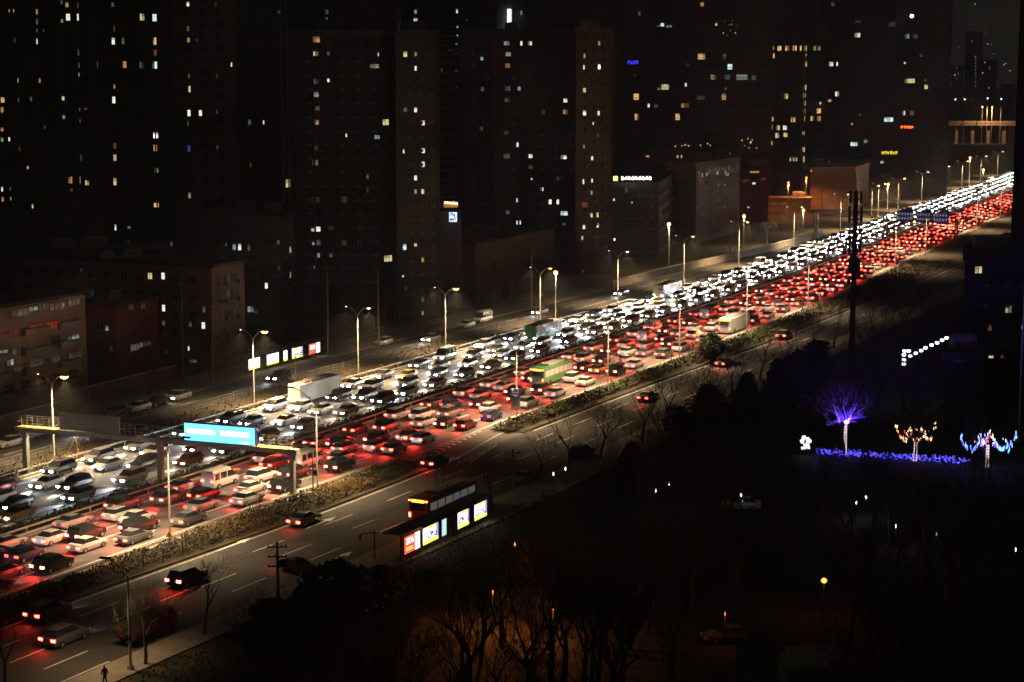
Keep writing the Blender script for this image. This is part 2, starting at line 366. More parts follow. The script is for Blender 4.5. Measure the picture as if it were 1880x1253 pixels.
# far row: ground point px, whether each head is bright
left_row = [(95,853,1,'nearest the long gantry, with a bright orange-yellow head'),(465,748,1,'in front of the lit far bus shelter, with a bright orange-yellow head'),(655,693,0,'beside the white hatchback, with a paler small head'),
            (825,648,1,'beside the parked white van and black car, with a bright head'),(996,600,2,'just past the van, at the corner of the brown hall'),(1147,561,0,'first beyond the brown hall, with a pale head in haze'),
            (1267,525,0,'by the middle of the concrete wall, with a pale head'),(1365,491,2,'by the far end of the concrete wall'),(1452,455,0,'shortly before the blue sign gantry'),(1550,425,0,'behind the phone mast'),(1612,400,2,'behind the blue sign gantry')]
for px, py, hl, lb in left_row:
    s, t = ST(*G(px, py)); x, y = XY(s, LL(s)-1.6)
    lamp('street_lamp', x, y, road_yaw(s), 10.3, [(1,1.7,1.35,lamp_on if hl else lamp_dim,.44 if hl == 1 else .26),(-1,1.7,1.35,lamp_dim,.10)], 'double-arm street lamp ' + lb, 'street lamps along the far edge of the highway', 19000)
k = 0
for s, hl in ((600,0),(645,1),(690,0),(735,0),(780,1),(830,0),(880,0)):
    x, y = XY(s, LL(s)-1.6)
    lamp('street_lamp', x, y, road_yaw(s), 10.3, [(1,1.7,1.35,lamp_on if hl else lamp_dim,.3),(-1,1.7,1.35,lamp_dim,.1)], 'small distant street lamp where the highway runs out of sight at the upper right', 'distant street lamps at the end of the highway', 19000)
right_row = [(296,1000,'carrying the small yellow warning triangle'),(597,908,'just right of the long gantry'),(960,779,'carrying the tall blue and white notice board'),(1110,716,'first beyond the notice board'),
             (1237,666,'second beyond the notice board, left of the dark bush'),(1370,619,'just right of the dark bush by the rail'),(1480,574,'left of the phone mast'),(1632,497,'first to the right of the phone mast'),(1697,470,'between the mast and the sign gantry post'),(1792,425,'just right of the sign gantry post')]
for i, (px, py, lb) in enumerate(right_row):
    s, t = ST(*G(px, py)); x, y = XY(s, RL(s)+.9)
    lamp('street_lamp', x, y, road_yaw(s), 10.6, [(-1,3.2,1.9,None,0),(1,2.0,1.3,lamp_dim if i > 1 else None,.16)], 'grey double-arm street lamp ' + lb, 'double-arm street lamps along the near edge of the highway', 19000)
for s in (620, 690, 760, 830, 900):
    x, y = XY(s, RL(s)+.9)
    lamp('street_lamp', x, y, road_yaw(s), 10.6, [(-1,3.2,1.9,None,0),(1,2.0,1.3,lamp_dim,.16)], 'tiny double-arm street lamp at the far right end of the near highway edge', 'tiny far lamps on the near highway edge', 19000)
x, y = G(240, 1232)
lamp('street_lamp', x, y, road_yaw(120), 8.2, [(-1,2.0,1.2,None,0)], 'single-arm lamp post in the lower left, with a parking sign, beside the loaded truck', None, 2200)
# pavement lamps of the far side
for px, py, top, col, lb in ((1020,590,505,lamp_on,'round-headed pavement lamp by the green fence right of the cypress'),(1365,455,400,lamp_on,'lamp by the far end of the wall, left of the sign gantry truss'),(1227,500,415,lamp_on,'tall curved lamp behind the concrete wall with a golden head'),
                             (1446,400,338,lamp_far,'orange lamp left of the orange-lit warehouse'),(1479,390,329,lamp_far,'orange lamp at the corner of the orange-lit warehouse'),(1474,430,389,lamp_on,'low golden lamp in front of the warehouse yard'),
                             (1629,385,341,lamp_on,'golden lamp right of the warehouse, above the sign gantry'),(1779,345,292,lamp_on,'golden lamp far off at the upper right'),(1804,350,314,lamp_on,'second golden lamp far off at the upper right, lower one')):
    x, y = G(px, py); h = WZ(top, y)
    e = empty('street_lamp', lb, 'street lamp', (x, y, 0)); b = MB(); b.tube([(0,0,0),(0,0,h)], [.1,.06], 6); b.build('pole', pole_m, e)
    hd = MB(); hd.tube([(0,0,h-.05),(0,0,h+.25),(0,0,h+.6),(0,0,h+.8)], [.15,.42,.38,.1], 8); hd.build('lamp_glass', col, e)
    cp_ = MB(); cp_.tube([(0,0,h+.8),(0,0,h+.95)], [.3,.05], 8); cp_.build('lamp_cap', dark_m, e)
    l = spot('lamp_light', e, (0,-.2,h-.35), (0,0,-1), 3200 if col is lamp_on else 6000, WARM if col is lamp_on else (1,.35,.1), 165, .5, .3)

# ------------------------------------------------------------------ buildings
def facade_hit(P0, P1, px, py):
    d = ray(px, py); x0, y0 = P0; ex, ey = P1[0]-x0, P1[1]-y0; L = math.hypot(ex, ey); ex /= L; ey /= L
    den = d[0]*ey - d[1]*ex
    if abs(den) < 1e-9: return None
    t = (x0*ey - y0*ex)/den
    if t <= 0: return None
    return ((d[0]*t-x0)*ex + (d[1]*t-y0)*ey, H + d[2]*t, t, L)
dark_win = mat('unlit_window_glass', (.02,.022,.024), .45, spec=.25); frame_m = mat('window_frame', (.22,.21,.2), .6)
def window_mesh(w_, h_, c, rr):
    b = MB(); n = 1 if w_ < .9 else (2 if w_ < 2.2 else (3 if w_ < 3.4 else int(w_/1.1)))
    b.m = 3; b.box(0,0,-h_/2-.05,w_+.16,.16,.08); b.box(0,0,h_/2+.03,w_+.12,.1,.06)
    for sx in (-1,1): b.box(sx*(w_/2+.03),0,0,.06,.1,h_)
    for i in range(n):
        x0 = -w_/2 + w_*i/n; pw = w_/n
        if i: b.m = 3; b.box(x0, -.02, 0, .07, .1, h_)
        split = h_*(.62+.1*rr.random())
        b.m = rr.choice((0,0,1,0,2)) if n > 1 else 0
        b.add([(x0+.03,0,-h_/2),(x0+pw-.03,0,-h_/2),(x0+pw-.03,0,-h_/2+split),(x0+.03,0,-h_/2+split)], [(0,1,2,3)])
        if rr.random() < .3: b.m = min(2, b.m+1)
        b.add([(x0+.03,0,-h_/2+split+.06),(x0+pw-.03,0,-h_/2+split+.06),(x0+pw-.03,0,h_/2),(x0+.03,0,h_/2)], [(0,1,2,3)])
    return b
DWM = {}
def building(name, label, front, top, back, m, lit='', grid=None, cat='apartment block', group=None, ridge=True, cornice=True, zc=15., corn_m=None, balc=False, penthouse=None, base=0):
    """front: (column, distance) of the corners seen, left to right; top: roof height; back: depth behind"""
    P = [(WX(px, Y, zc), Y) for px, Y in front]; rr = random.Random(hash(label) % 1000 if False else sum(map(ord, label)))
    ox, oy = P[0]; e = empty(name, label, cat, (ox, oy, 0), 0, group)
    poly = [(x-ox, y-oy) for x, y in P]; poly += [(poly[-1][0]+back*P[-1][0]/P[-1][1], poly[-1][1]+back), (poly[0][0]+back*P[0][0]/P[0][1], poly[0][1]+back)]
    b = MB(); b.prism(poly, base, top); b.build('wall', m, e)
    if cornice:
        cx = sum(p[0] for p in poly)/len(poly); cyy = sum(p[1] for p in poly)/len(poly)
        big = [(cx+(x-cx)*1.0+(.4 if x > cx else -.4), cyy+(y-cyy)+(.4 if y > cyy else -.4)) for x, y in poly]
        r = MB(); r.prism(big, top+.003, top+1.1); r.build('parapet', corn_m or m, e)
        for i in range(3): 
            r = MB(); r.box(cx+rr.uniform(-.3,.3)*abs(poly[1][0]-poly[0][0]), cyy+rr.uniform(-.1,.2)*back, top+1.9, rr.uniform(2,4), rr.uniform(2,4), rr.uniform(1.4,2.6)); r.build('roof_plant', concrete, e)
    if penthouse:
        a0, a1, ph = penthouse; r = MB(); y0 = P[0][1]; xa, xb = WX(a0,y0+4)-ox, WX(a1,y0+4)-ox
        r.box((xa+xb)/2, back*.5, top+ph/2+1.1, xb-xa, back*.7, ph); r.build('penthouse', m, e)
    faces = [(P[i], P[i+1]) for i in range(len(P)-1)]; used = [[] for _ in faces]; cnt = 0
    for item in lit.split():
        q = item.split(','); px, py, pw, ph = map(float, q[:4]); c = q[4]; best = None
        for i, (A, B) in enumerate(faces):
            h_ = facade_hit(A, B, px, py)
            if h_ and -.3 <= h_[0] <= h_[3]+.3 and (best is None or h_[2] < best[1][2]): best = (i, h_)
        if not best: continue
        i, (u, z, t, L) = best; A, B = faces[i]; ang = math.atan2(B[1]-A[1], B[0]-A[0])
        sc = t*CP/F; ww = max(.35, pw*sc/max(.35, math.cos(ang))*.8); hh = max(.4, ph*sc*.86)
        u = min(max(u, ww/2+.1), L-ww/2-.1)
        wx_, wy_ = A[0]+math.cos(ang)*u+math.sin(ang)*.09, A[1]+math.sin(ang)*u-math.cos(ang)*.09
        mb = window_mesh(ww, hh, c, rr); o = mb.build('window', [wmat(c,0), wmat(c,1), wmat(c,2), frame_m], e, (wx_-ox, wy_-oy, z), ang)
        used[i].append((u, z, ww, hh)); cnt += 1
    if cat == 'high-rise':
        rb_ = MB()
        for A, B in faces:
            L = math.dist(A, B); ang = math.atan2(B[1]-A[1], B[0]-A[0]); nr = max(1, int(L/(4.2 if L > 9 else 20)))
            for i in range(nr+1):
                u = L*i/nr; rb_.box(A[0]+math.cos(ang)*u+math.sin(ang)*.2-ox, A[1]+math.sin(ang)*u-math.cos(ang)*.2-oy, top/2, .35, .5, top-.1, ang)
        rb_.build('facade_ribs', m, e)
    if grid:
        fl, col, gw, gh, z0 = grid; rest = MB(); n = cnt
        for i, (A, B) in enumerate(faces):
            L = math.dist(A, B); ang = math.atan2(B[1]-A[1], B[0]-A[0]); nc = int((L-1)/col)
            if nc < 1: continue
            for r_ in range(int((top-z0)/fl)):
                z = z0 + fl*(r_+.5)
                for c_ in range(nc):
                    u = (L-nc*col)/2 + col*(c_+.5)
                    if any(abs(u-a)<(w2+gw)/2+.2 and abs(z-b_)<(h2+gh)/2+.15 for a, b_, w2, h2 in used[i]): continue
                    X, Y_ = A[0]+math.cos(ang)*u+math.sin(ang)*.06-ox, A[1]+math.sin(ang)*u-math.cos(ang)*.06-oy
                    if n < 98:
                        if (gw,gh) not in DWM:
                            d = MB(); d.m = 1; d.box(0,0,-gh/2-.05,gw+.2,.16,.1); d.box(0,0,gh/2+.05,gw+.1,.1,.06); d.box(0,0,0,.06,.08,gh)
                            for sx in (-1,1): d.box(sx*gw/2,0,0,.07,.1,gh)
                            d.m = 0; d.add([(-gw/2,.02,-gh/2),(gw/2,.02,-gh/2),(gw/2,.02,gh/2),(-gw/2,.02,gh/2)], [(0,1,2,3)])
                            if rr.random() < .7: d.m = 1; d.box(gw*.9,-.25,-gh*.5,.8,.35,.55)
                            o = d.build('window', [dark_win, frame_m], e); DWM[(gw,gh)] = o.data
                        else: o = bpy.data.objects.new('window', DWM[(gw,gh)]); C.objects.link(o); o.parent = e
                        o.location = (X, Y_, z); o.rotation_euler = (0,0,ang)
                    else:
                        c2, s2 = math.cos(ang), math.sin(ang)
                        rest.add([(X+c2*dx, Y_+s2*dx, z+dz) for dx, dz in ((-gw/2,-gh/2),(gw/2,-gh/2),(gw/2,gh/2),(-gw/2,gh/2))], [(0,1,2,3)])
                    n += 1
        if rest.v: tag(rest.build('unlit_windows', dark_win, e), kind='stuff')
    if balc:
        sl = MB()
        for i, (A, B) in enumerate(faces):
            L = math.dist(A, B); ang = math.atan2(B[1]-A[1], B[0]-A[0])
            for r_ in range(int(top/balc)): 
                X, Y_ = (A[0]+B[0])/2+math.sin(ang)*.12-ox, (A[1]+B[1])/2-math.cos(ang)*.12-oy
                sl.box(X, Y_, balc*(r_+1), L-.1, .22, .22, ang)
        sl.build('floor_bands', corn_m or m, e)
    return e
dk = lambda n, c: mat(n, c, .85, noise=.2, scale=.2)
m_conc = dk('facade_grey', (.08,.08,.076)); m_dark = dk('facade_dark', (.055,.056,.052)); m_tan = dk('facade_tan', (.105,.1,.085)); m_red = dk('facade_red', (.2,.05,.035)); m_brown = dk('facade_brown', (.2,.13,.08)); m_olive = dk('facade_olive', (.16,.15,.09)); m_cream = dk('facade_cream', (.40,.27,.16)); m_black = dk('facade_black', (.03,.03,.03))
T = 'high-rise'
building('apartment_tower', 'dark high-rise at the left edge with a few warm windows in its left column', [(-60,545),(112,548)], 120, 20, m_dark,
 '17,20,3,6,o 25,20,3,7,c 69,22,7,11,o 68,40,5,12,d 68,56,3,8,d 80,56,3,6,d 68,76,3,12,w 27,74,3,8,d 33,148,3,9,o 73,148,4,10,o 5,184,8,11,y 4,202,6,11,o 34,184,3,9,d 57,182,5,9,d 4,238,6,8,o 4,257,6,8,g 17,256,4,8,w 36,274,2,9,b 82,234,3,7,d 52,308,4,7,w 4,348,4,9,C 19,347,3,8,d 5,366,5,10,o 20,365,3,7,g 60,379,4,9,y', (3,4.2,1.5,1.5,20), T)
building('apartment_tower', 'dark high-rise second from the left edge, white and orange windows near its top', [(108,485),(192,487)], 112, 18, m_olive,
 '113,4,5,9,d 123,9,7,10,o 125,32,9,14,w 114,39,5,7,g 143,32,4,14,w 143,10,3,12,b 144,97,3,13,d 145,120,3,10,d 145,137,3,8,g 116,181,6,8,Y 117,215,6,8,g 146,201,3,9,d 157,200,8,3,d 147,222,3,8,d 181,119,6,14,b 148,290,2,13,g 129,331,9,14,o 148,331,3,15,w 160,336,9,10,y 131,349,6,5,b', (3,3.8,1.5,1.5,25), T)
building('apartment_tower', 'dark high-rise with a yellow and a cyan window side by side near its top', [(190,452),(322,455)], 110, 18, m_dark,
 '207,9,6,9,d 261,32,10,14,Y 283,33,11,15,C 210,53,3,12,b 208,76,7,14,w 226,76,6,13,d 283,76,10,15,O 285,97,7,12,b 229,119,8,14,o 260,120,9,13,d 284,120,11,15,C 210,159,4,9,o 209,184,7,14,w 211,268,6,12,b 211,290,7,13,p 286,249,11,12,W 285,272,8,14,o 211,334,7,15,y 287,313,9,10,g 287,377,11,9,O 212,418,4,12,w 237,418,6,4,g', (3,4,1.6,1.7,15), T)
building('apartment_tower', 'dark high-rise with two white windows side by side halfway up, left of the lattice mast', [(322,462),(438,464)], 110, 18, m_olive,
 '345,8,6,9,w 345,53,6,10,b 346,74,6,9,o 361,74,2,7,d 347,140,5,9,b 348,164,5,13,Y 347,208,7,13,w 368,208,7,12,w 345,227,2,9,d 347,273,6,13,v 396,9,3,9,b 425,119,3,9,w 398,140,3,8,b 398,206,3,8,d 399,271,3,9,d 348,359,6,12,g 400,357,3,7,d 393,438,6,8,d', (3,4,1.6,1.7,15), T)
building('apartment_tower', 'nearly unlit dark high-rise just left of the tower with the pale cornice', [(436,470),(540,472)], 112, 18, m_dark,
 '458,225,6,11,d 460,303,2,9,b 484,225,3,8,w 512,22,4,6,d 529,337,11,17,Y 498,392,7,8,g 532,393,3,9,w', (3,4,1.6,1.7,15), T)
# lattice mast strip with pale reflections
e = empty('lattice_mast', 'tall pale ladder-like lattice strip between the unlit high-rise and the cornice tower', 'mast', (WX(527,420), 420, 0)); b = MB()
for sx in (-.7,.7): b.box(sx,0,55,.14,.14,110)
for i in range(60): b.bar((-.7,0,i*1.8),(.7,0,i*1.8+1.2),.1)
b.build('lattice', mat('mast_steel',(.6,.6,.62),.4,.5), e)
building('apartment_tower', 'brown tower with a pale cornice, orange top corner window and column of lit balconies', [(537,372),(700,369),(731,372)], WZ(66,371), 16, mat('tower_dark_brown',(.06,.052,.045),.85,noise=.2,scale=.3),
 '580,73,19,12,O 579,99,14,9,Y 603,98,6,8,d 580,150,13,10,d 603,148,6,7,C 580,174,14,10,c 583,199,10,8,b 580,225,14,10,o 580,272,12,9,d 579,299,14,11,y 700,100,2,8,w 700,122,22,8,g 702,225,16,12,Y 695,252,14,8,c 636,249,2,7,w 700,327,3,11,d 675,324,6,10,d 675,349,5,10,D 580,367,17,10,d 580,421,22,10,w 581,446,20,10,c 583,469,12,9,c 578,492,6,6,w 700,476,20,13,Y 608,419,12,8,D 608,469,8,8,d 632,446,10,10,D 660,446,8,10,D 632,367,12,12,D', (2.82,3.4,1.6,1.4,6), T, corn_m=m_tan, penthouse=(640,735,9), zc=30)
building('apartment_tower', 'lighter tan wing of the cornice tower with small square windows, facing the highway', [(729,367),(806,368)], WZ(66,367), 18, m_tan,  # light from the road put into this wing's lighter wall colour
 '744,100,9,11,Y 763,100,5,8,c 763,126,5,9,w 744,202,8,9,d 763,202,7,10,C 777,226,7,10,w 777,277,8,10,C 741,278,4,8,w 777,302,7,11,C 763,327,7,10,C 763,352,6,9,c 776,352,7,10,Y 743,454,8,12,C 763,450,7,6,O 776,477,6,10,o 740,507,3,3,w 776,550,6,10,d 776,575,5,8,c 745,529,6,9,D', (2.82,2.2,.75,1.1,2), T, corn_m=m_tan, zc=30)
building('office_tower', 'glass tower with thin pale floor lines in the gap between the two brown apartment towers', [(790,560),(852,560)], 90, 20, mat('glass_facade',(.03,.035,.05),.2,spec=.6), '839,21,4,8,w 840,50,4,3,w 840,66,4,3,w 838,81,4,3,c 838,99,4,3,d 838,130,4,4,d 838,161,3,3,d 811,129,4,6,R 833,371,3,5,y 828,92,14,2,D', None, 'office tower', corn_m=mat('pale_band',(.5,.5,.52),.5), balc=2.75, cornice=False)
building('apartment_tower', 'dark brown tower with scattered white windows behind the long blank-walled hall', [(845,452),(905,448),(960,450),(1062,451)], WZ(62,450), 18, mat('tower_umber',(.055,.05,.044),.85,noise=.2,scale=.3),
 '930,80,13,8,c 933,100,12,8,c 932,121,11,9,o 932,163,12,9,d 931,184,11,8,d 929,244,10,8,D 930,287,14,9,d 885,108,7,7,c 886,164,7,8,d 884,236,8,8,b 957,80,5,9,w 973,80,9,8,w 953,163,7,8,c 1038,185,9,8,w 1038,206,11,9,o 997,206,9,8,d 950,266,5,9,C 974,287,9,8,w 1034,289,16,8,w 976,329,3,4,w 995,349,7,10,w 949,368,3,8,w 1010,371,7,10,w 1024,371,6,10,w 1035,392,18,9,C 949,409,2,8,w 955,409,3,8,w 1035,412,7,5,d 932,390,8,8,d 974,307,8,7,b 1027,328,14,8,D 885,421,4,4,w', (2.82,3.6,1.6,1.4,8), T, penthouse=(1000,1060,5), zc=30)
building('apartment_tower', 'tan end wing with small windows right of the dark brown tower, above the hall', [(1058,445),(1122,446)], WZ(58,445), 18, m_brown,  # end wing coloured lighter than its tower to stand for road light
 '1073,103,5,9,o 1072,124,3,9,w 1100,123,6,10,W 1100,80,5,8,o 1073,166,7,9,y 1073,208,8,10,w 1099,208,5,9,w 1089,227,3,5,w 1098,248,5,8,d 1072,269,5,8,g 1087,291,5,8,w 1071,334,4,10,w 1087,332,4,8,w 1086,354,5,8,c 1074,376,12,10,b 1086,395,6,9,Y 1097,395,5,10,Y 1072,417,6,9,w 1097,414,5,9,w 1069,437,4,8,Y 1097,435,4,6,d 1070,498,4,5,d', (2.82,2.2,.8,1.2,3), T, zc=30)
building('office_tower', 'grey louvred block above and behind the cornice tower', [(528,600),(860,600)], 92, 20, mat('facade_bluegrey',(.12,.125,.13),.7,noise=.1,scale=.2), '600,22,7,10,d 600,34,5,5,d 763,22,6,8,c 763,38,9,9,C', (3.4,2.4,1.4,1.6,60), 'office tower', cornice=False)
building('apartment_tower', 'black tower behind the dark brown one, carrying a vertical white neon strip', [(855,520),(1140,522)], 95, 20, m_black, '957,24,4,8,g 1000,56,10,4,d 850,3,4,4,d 857,37,3,3,d', (3,4,1.5,1.5,60), T, cornice=False)
ns = MB(); ns.box(0,0,0,1.0,.4,6.0); tag(ns.build('neon_strip', emit('neon_white',(.85,.95,1),3), loc=(WX(935,519.5,59), 519.5, WZ(37,519.5))), 'vertical white neon strip high on the black tower', 'neon sign')
building('office_block', 'broad dark office slab with long window bands and cyan and orange lit rooms', [(1125,660),(1415,665)], 100, 25, m_conc,
 '1168,178,12,13,O 1169,215,9,13,O 1244,215,10,13,O 1288,104,17,12,O 1330,104,7,11,b 1340,123,11,11,C 1309,142,11,10,g 1335,142,13,9,d 1362,142,26,11,C 1384,143,10,9,d 1216,46,8,7,C 1209,48,10,3,c 1228,49,14,4,c 1221,160,17,11,Y 1210,163,6,6,Y 1259,156,4,7,w 1329,178,10,13,O 1258,194,18,9,o 1191,194,5,8,w 1287,180,18,6,d 1289,9,8,9,o 1315,45,5,6,y 1244,288,4,7,y 1251,288,3,7,y 1189,287,8,5,o 1240,269,4,2,O 1252,268,3,2,O 1258,266,4,3,O 1264,268,4,2,O 1286,267,3,3,O 1288,272,3,2,o 1299,264,3,3,O 1304,267,3,2,O 1362,258,3,3,O 1373,255,3,3,O 1378,262,4,4,O 1367,268,3,2,o 1381,257,3,2,O 1375,272,3,2,w 1389,272,3,2,w 1340,282,3,2,o 1330,40,2,2,g 1338,46,2,2,g 1345,38,2,2,g 1352,48,2,2,g 1341,56,2,2,g 1350,61,2,2,w 1328,61,2,2,w 1335,66,2,2,g 1174,25,5,10,d 1262,120,8,6,d 1343,45,3,3,g 1166,138,4,3,d 1204,195,8,5,d 1332,163,5,6,b', (3.65,2.7,1.9,1.6,10), 'office block', balc=3.65, cornice=False)  # tiny orange, green and white dots are small lamps, built as window parts
building('apartment_tower', 'tower with a full row and a long column of orange lit windows', [(1411,690),(1515,692)], WZ(-20,690), 20, m_dark,
 '1416,88,6,9,w 1431,89,9,10,O 1445,89,9,10,O 1459,89,9,10,O 1470,89,4,10,O 1479,89,5,10,O 1500,89,16,9,g 1416,103,8,10,O 1479,101,4,5,O 1479,118,6,11,O 1478,161,6,11,y 1477,175,6,10,O 1477,190,6,10,O 1477,204,6,10,O 1476,218,4,10,O 1443,177,9,11,O 1503,204,10,10,O 1491,218,7,10,O 1503,218,9,10,O 1414,219,9,9,O 1456,220,10,10,O 1414,234,8,9,O 1428,235,9,10,O 1441,235,9,9,w 1427,249,9,11,Y 1442,248,9,9,O 1413,263,8,9,o 1475,245,5,8,O 1475,275,6,10,O 1475,293,4,12,Y 1451,293,3,8,y 1457,293,3,8,y 1462,293,3,8,y 1506,190,3,5,w', (3,2.8,1.7,1.8,10), T)
building('office_block', 'black tower above the warehouse with a red sign, a yellow sign and few white windows', [(1512,720),(1640,716),(1742,728)], WZ(-10,720), 25, m_black,
 '1529,8,8,8,d 1574,65,13,9,w 1526,118,9,9,w 1537,118,4,8,w 1537,173,9,10,w 1524,185,8,6,y 1665,67,11,9,c 1680,67,10,8,d 1670,149,26,9,Y 1659,208,7,9,w 1674,208,9,9,d 1635,220,20,9,C 1700,160,9,9,Y 1699,148,6,6,d 1691,102,6,6,d 1568,265,16,8,C 1590,260,9,7,c 1661,116,5,4,w 1575,40,12,4,d 1638,45,14,8,D 1579,211,5,3,g 1564,228,3,3,w 1620,298,8,5,w', (3.6,3.2,1.8,1.6,12), 'office tower', zc=30)
def signbox(name, px, py, w_, h_, Y, m, label, cat='sign'):
    b = MB(); sc = Y/F; b.box(0,0,0,w_*sc,.3,h_*sc); o = b.build(name, [dark_m], loc=(WX(px,Y,WZ(py,Y)), Y, WZ(py,Y)))
    p = MB(); n = max(3, int(w_/5)); rr = random.Random(int(px))
    for i in range(n):                               # a row of small glyph strokes
        x = (-.5+(i+.5)/n)*w_*sc; cw = w_*sc/n*.36
        p.box(x-cw*.6,-.2,0,cw*.45,.08,h_*sc*.8); p.box(x+cw*.5,-.2,rr.uniform(-.1,.1)*h_*sc,cw*.5,.08,h_*sc*rr.uniform(.35,.8)); p.box(x,-.2,h_*sc*rr.choice((.32,-.3,.05)),cw*1.7,.08,h_*sc*.17)
    p.build('lettering', m, o); return tag(o, label, cat)
signbox('roof_sign', 1665, 234, 24, 5, 712, emit('sign_red_glow',(1,.06,.01),6), 'glowing red sign low on the black tower at the right')
signbox('roof_sign', 1633, 281, 30, 7, 712, emit('sign_yellow_glow',(1,.8,.05),.9), 'small yellow lettered sign above the warehouse roof')
signbox('roof_sign', 1162, 115, 20, 8, 658, emit('sign_blue_glow',(.05,.05,1),1.2), 'blue neon lettering on the office slab')
b = MB(); b.tube([(0,0,-.6),(0,-.1,0),(0,0,.6)],[.4,.8,.4],8); tag(b.build('floodlight', emit('flood_white',(.95,.96,1),5), loc=(WX(1674,712,WZ(30,712)),712,WZ(30,712))), 'bright round white floodlight at the top of the black tower', 'floodlight')
# distant skyline right
for i, (a, c, tp, Y) in enumerate(((1742,1766,60,1500),(1768,1800,-2,1900),(1800,1828,50,1750),(1836,1862,95,1700))):
    rr = random.Random(i); ws = ' '.join('%d,%d,2,2,%s' % (rr.randint(a+3,c-3), rr.randint(max(8,tp+10),165), rr.choice('dccDDw')) for _ in range(14))
    if i == 1: ws += ' ' + ' '.join('%d,%d,3,2,c' % (1791, y) for y in range(104,162,6))
    building('skyscraper', ('faint far skyscraper next to the black tower','faint far skyscraper with a ladder of tiny lights','slim faint far skyscraper with tiny dots of light','faint far skyscraper rightmost on the skyline')[i], [(a,Y),(c,Y)], WZ(tp+60,Y), 30, m_conc, ws, None, 'skyscraper', cornice=False)
# elevated road far right
e = empty('flyover', 'far flyover lit orange along its parapet, at the upper right', 'bridge', (WX(1738,1250,20),1250,0)); Y = 1250; L_ = WX(1885,Y,20)-WX(1738,Y,20)
z1 = WZ(226,Y); b = MB(); b.box(L_/2,4,z1-1,L_,12,1.6); b.build('deck', concrete, e)
b = MB(); b.box(L_/2,-2.2,z1+.6,L_,.3,1.6); b.build('parapet', concrete, e)
for i in range(5):
    b = MB(); b.box(8+i*11,4,(z1-2)/2,2,3,z1-2); b.build('pier', concrete, e)
spot('lamp_light', e, (L_/2,-14,z1+8), (0,1,-.5), 16000, (1,.5,.2), 160)
for px, py, c in ((1802,197,lamp_on),(1820,197,lamp_on),(1752,183,lamp_white),(1769,183,lamp_white),(1811,181,lamp_white),(1836,182,lamp_white),(1875,158,lamp_on)):
    Y = 1240 if px != 1875 else 240; x = WX(px,Y,10); z = WZ(py,Y)
    e = empty('street_lamp', {1802:'first of two warm lamps standing on the far flyover',1820:'second of two warm lamps standing on the far flyover',1752:'faint white lamp over the left end of the far flyover',1769:'second faint white lamp over the left end of the far flyover',1811:'white floodlight cluster above the middle of the flyover',1836:'white floodlight cluster right of the middle of the flyover',1875:'tall golden lamp at the right edge above the black building corner'}[px], 'street lamp', (x,Y,0))
    b = MB(); b.tube([(0,0,0),(0,0,z)], [.15,.1], 6); b.build('pole', pole_m, e)
    b = MB(); r = .5 if Y > 500 else .22; b.tube([(0,-.1,z-r),(0,-.1,z),(0,-.1,z+r)],[r*.5,r,r*.4],8); b.build('lamp_glass', c, e)

# front row
sB = lambda px, py, ds: None
def s_at(px, t, z=8.):
    a, b = 60., 900.
    for _ in range(40):
        m_ = (a+b)/2; x, y = XY(m_, t)
        if x/(y*CP+(H-z)*SP)*F+940 < px: a = m_
        else: b = m_
    return a
def rb(name, label, s0, t0, ls, lt, top, m, lit='', grid=None, cat='apartment block', **kw):
    """building square to the road: near corner at (s0,t0), running ls along the road and lt away from it"""
    def col(s, t): x, y = XY(s, t); return (x / (y*CP+(H-15)*SP) * F + 940, y)
    fr = [col(s0, t0-lt), col(s0, t0), col(s0+ls, t0)]
    P = [XY(s0,t0-lt), XY(s0,t0), XY(s0+ls,t0), XY(s0+ls,t0-lt)]
    return building2(name, label, P, top, m, lit, grid, cat, **kw)
def building2(name, label, P, top, m, lit, grid, cat, cornice=True, corn_m=None, flat=False):
    front = [((x/(y*CP+(H-15.)*SP))*F+940, y) for x, y in P[:3]]
    e = building(name, label, front, top, 1, m, lit, grid, cat, cornice=False)
    w_ = [o for o in e.children if o.name.startswith('wall')][0]; ox, oy = P[0]
    b = MB(); b.prism([(x-ox,y-oy) for x, y in P], 0, top); old = w_.data; n = b.build('wall', m, e); bpy.data.objects.remove(w_)
    if cornice:
        cx = sum(p[0] for p in P)/4-ox; cc = sum(p[1] for p in P)/4-oy
        r = MB(); r.prism([(cx+(x-ox-cx)*1.02, cc+(y-oy-cc)*1.02) for x, y in P], top+.003, top+.55); r.build('roof', corn_m or dark_roof, e)
        rr = random.Random(int(P[0][0]))
        for i in range(3): r = MB(); r.box(cx+rr.uniform(-4,4), cc+rr.uniform(-4,4), top+1.2, rr.uniform(1,2.5), rr.uniform(1,2.5), 1.3); r.build('roof_box', concrete, e)
    return e
dark_roof = mat('roof_felt', (.05,.05,.05), .9, noise=.3, scale=.5)
eB1 = rb('apartment_block', 'tan walk-up block at the left edge with enclosed balconies and red-lit rooms', 176, -183.5, 47, 11, 15.2, m_cream,
 '62,604,12,16,R 76,601,12,15,R 92,598,12,15,R 105,596,11,15,R 130,592,18,14,r 28,610,22,15,r 3,613,6,14,R 60,567,14,8,g 80,563,16,12,D 104,563,22,14,D 135,555,18,14,D 134,621,18,13,c 60,640,16,12,D 82,636,14,12,D 5,650,14,16,c 30,645,14,14,D 34,677,16,10,D 66,667,20,14,D 100,661,16,12,D 137,653,20,14,D 36,575,26,14,D 18,666,10,12,c', (3.0,3.6,1.9,1.3,1.5))
rr = random.Random(3)
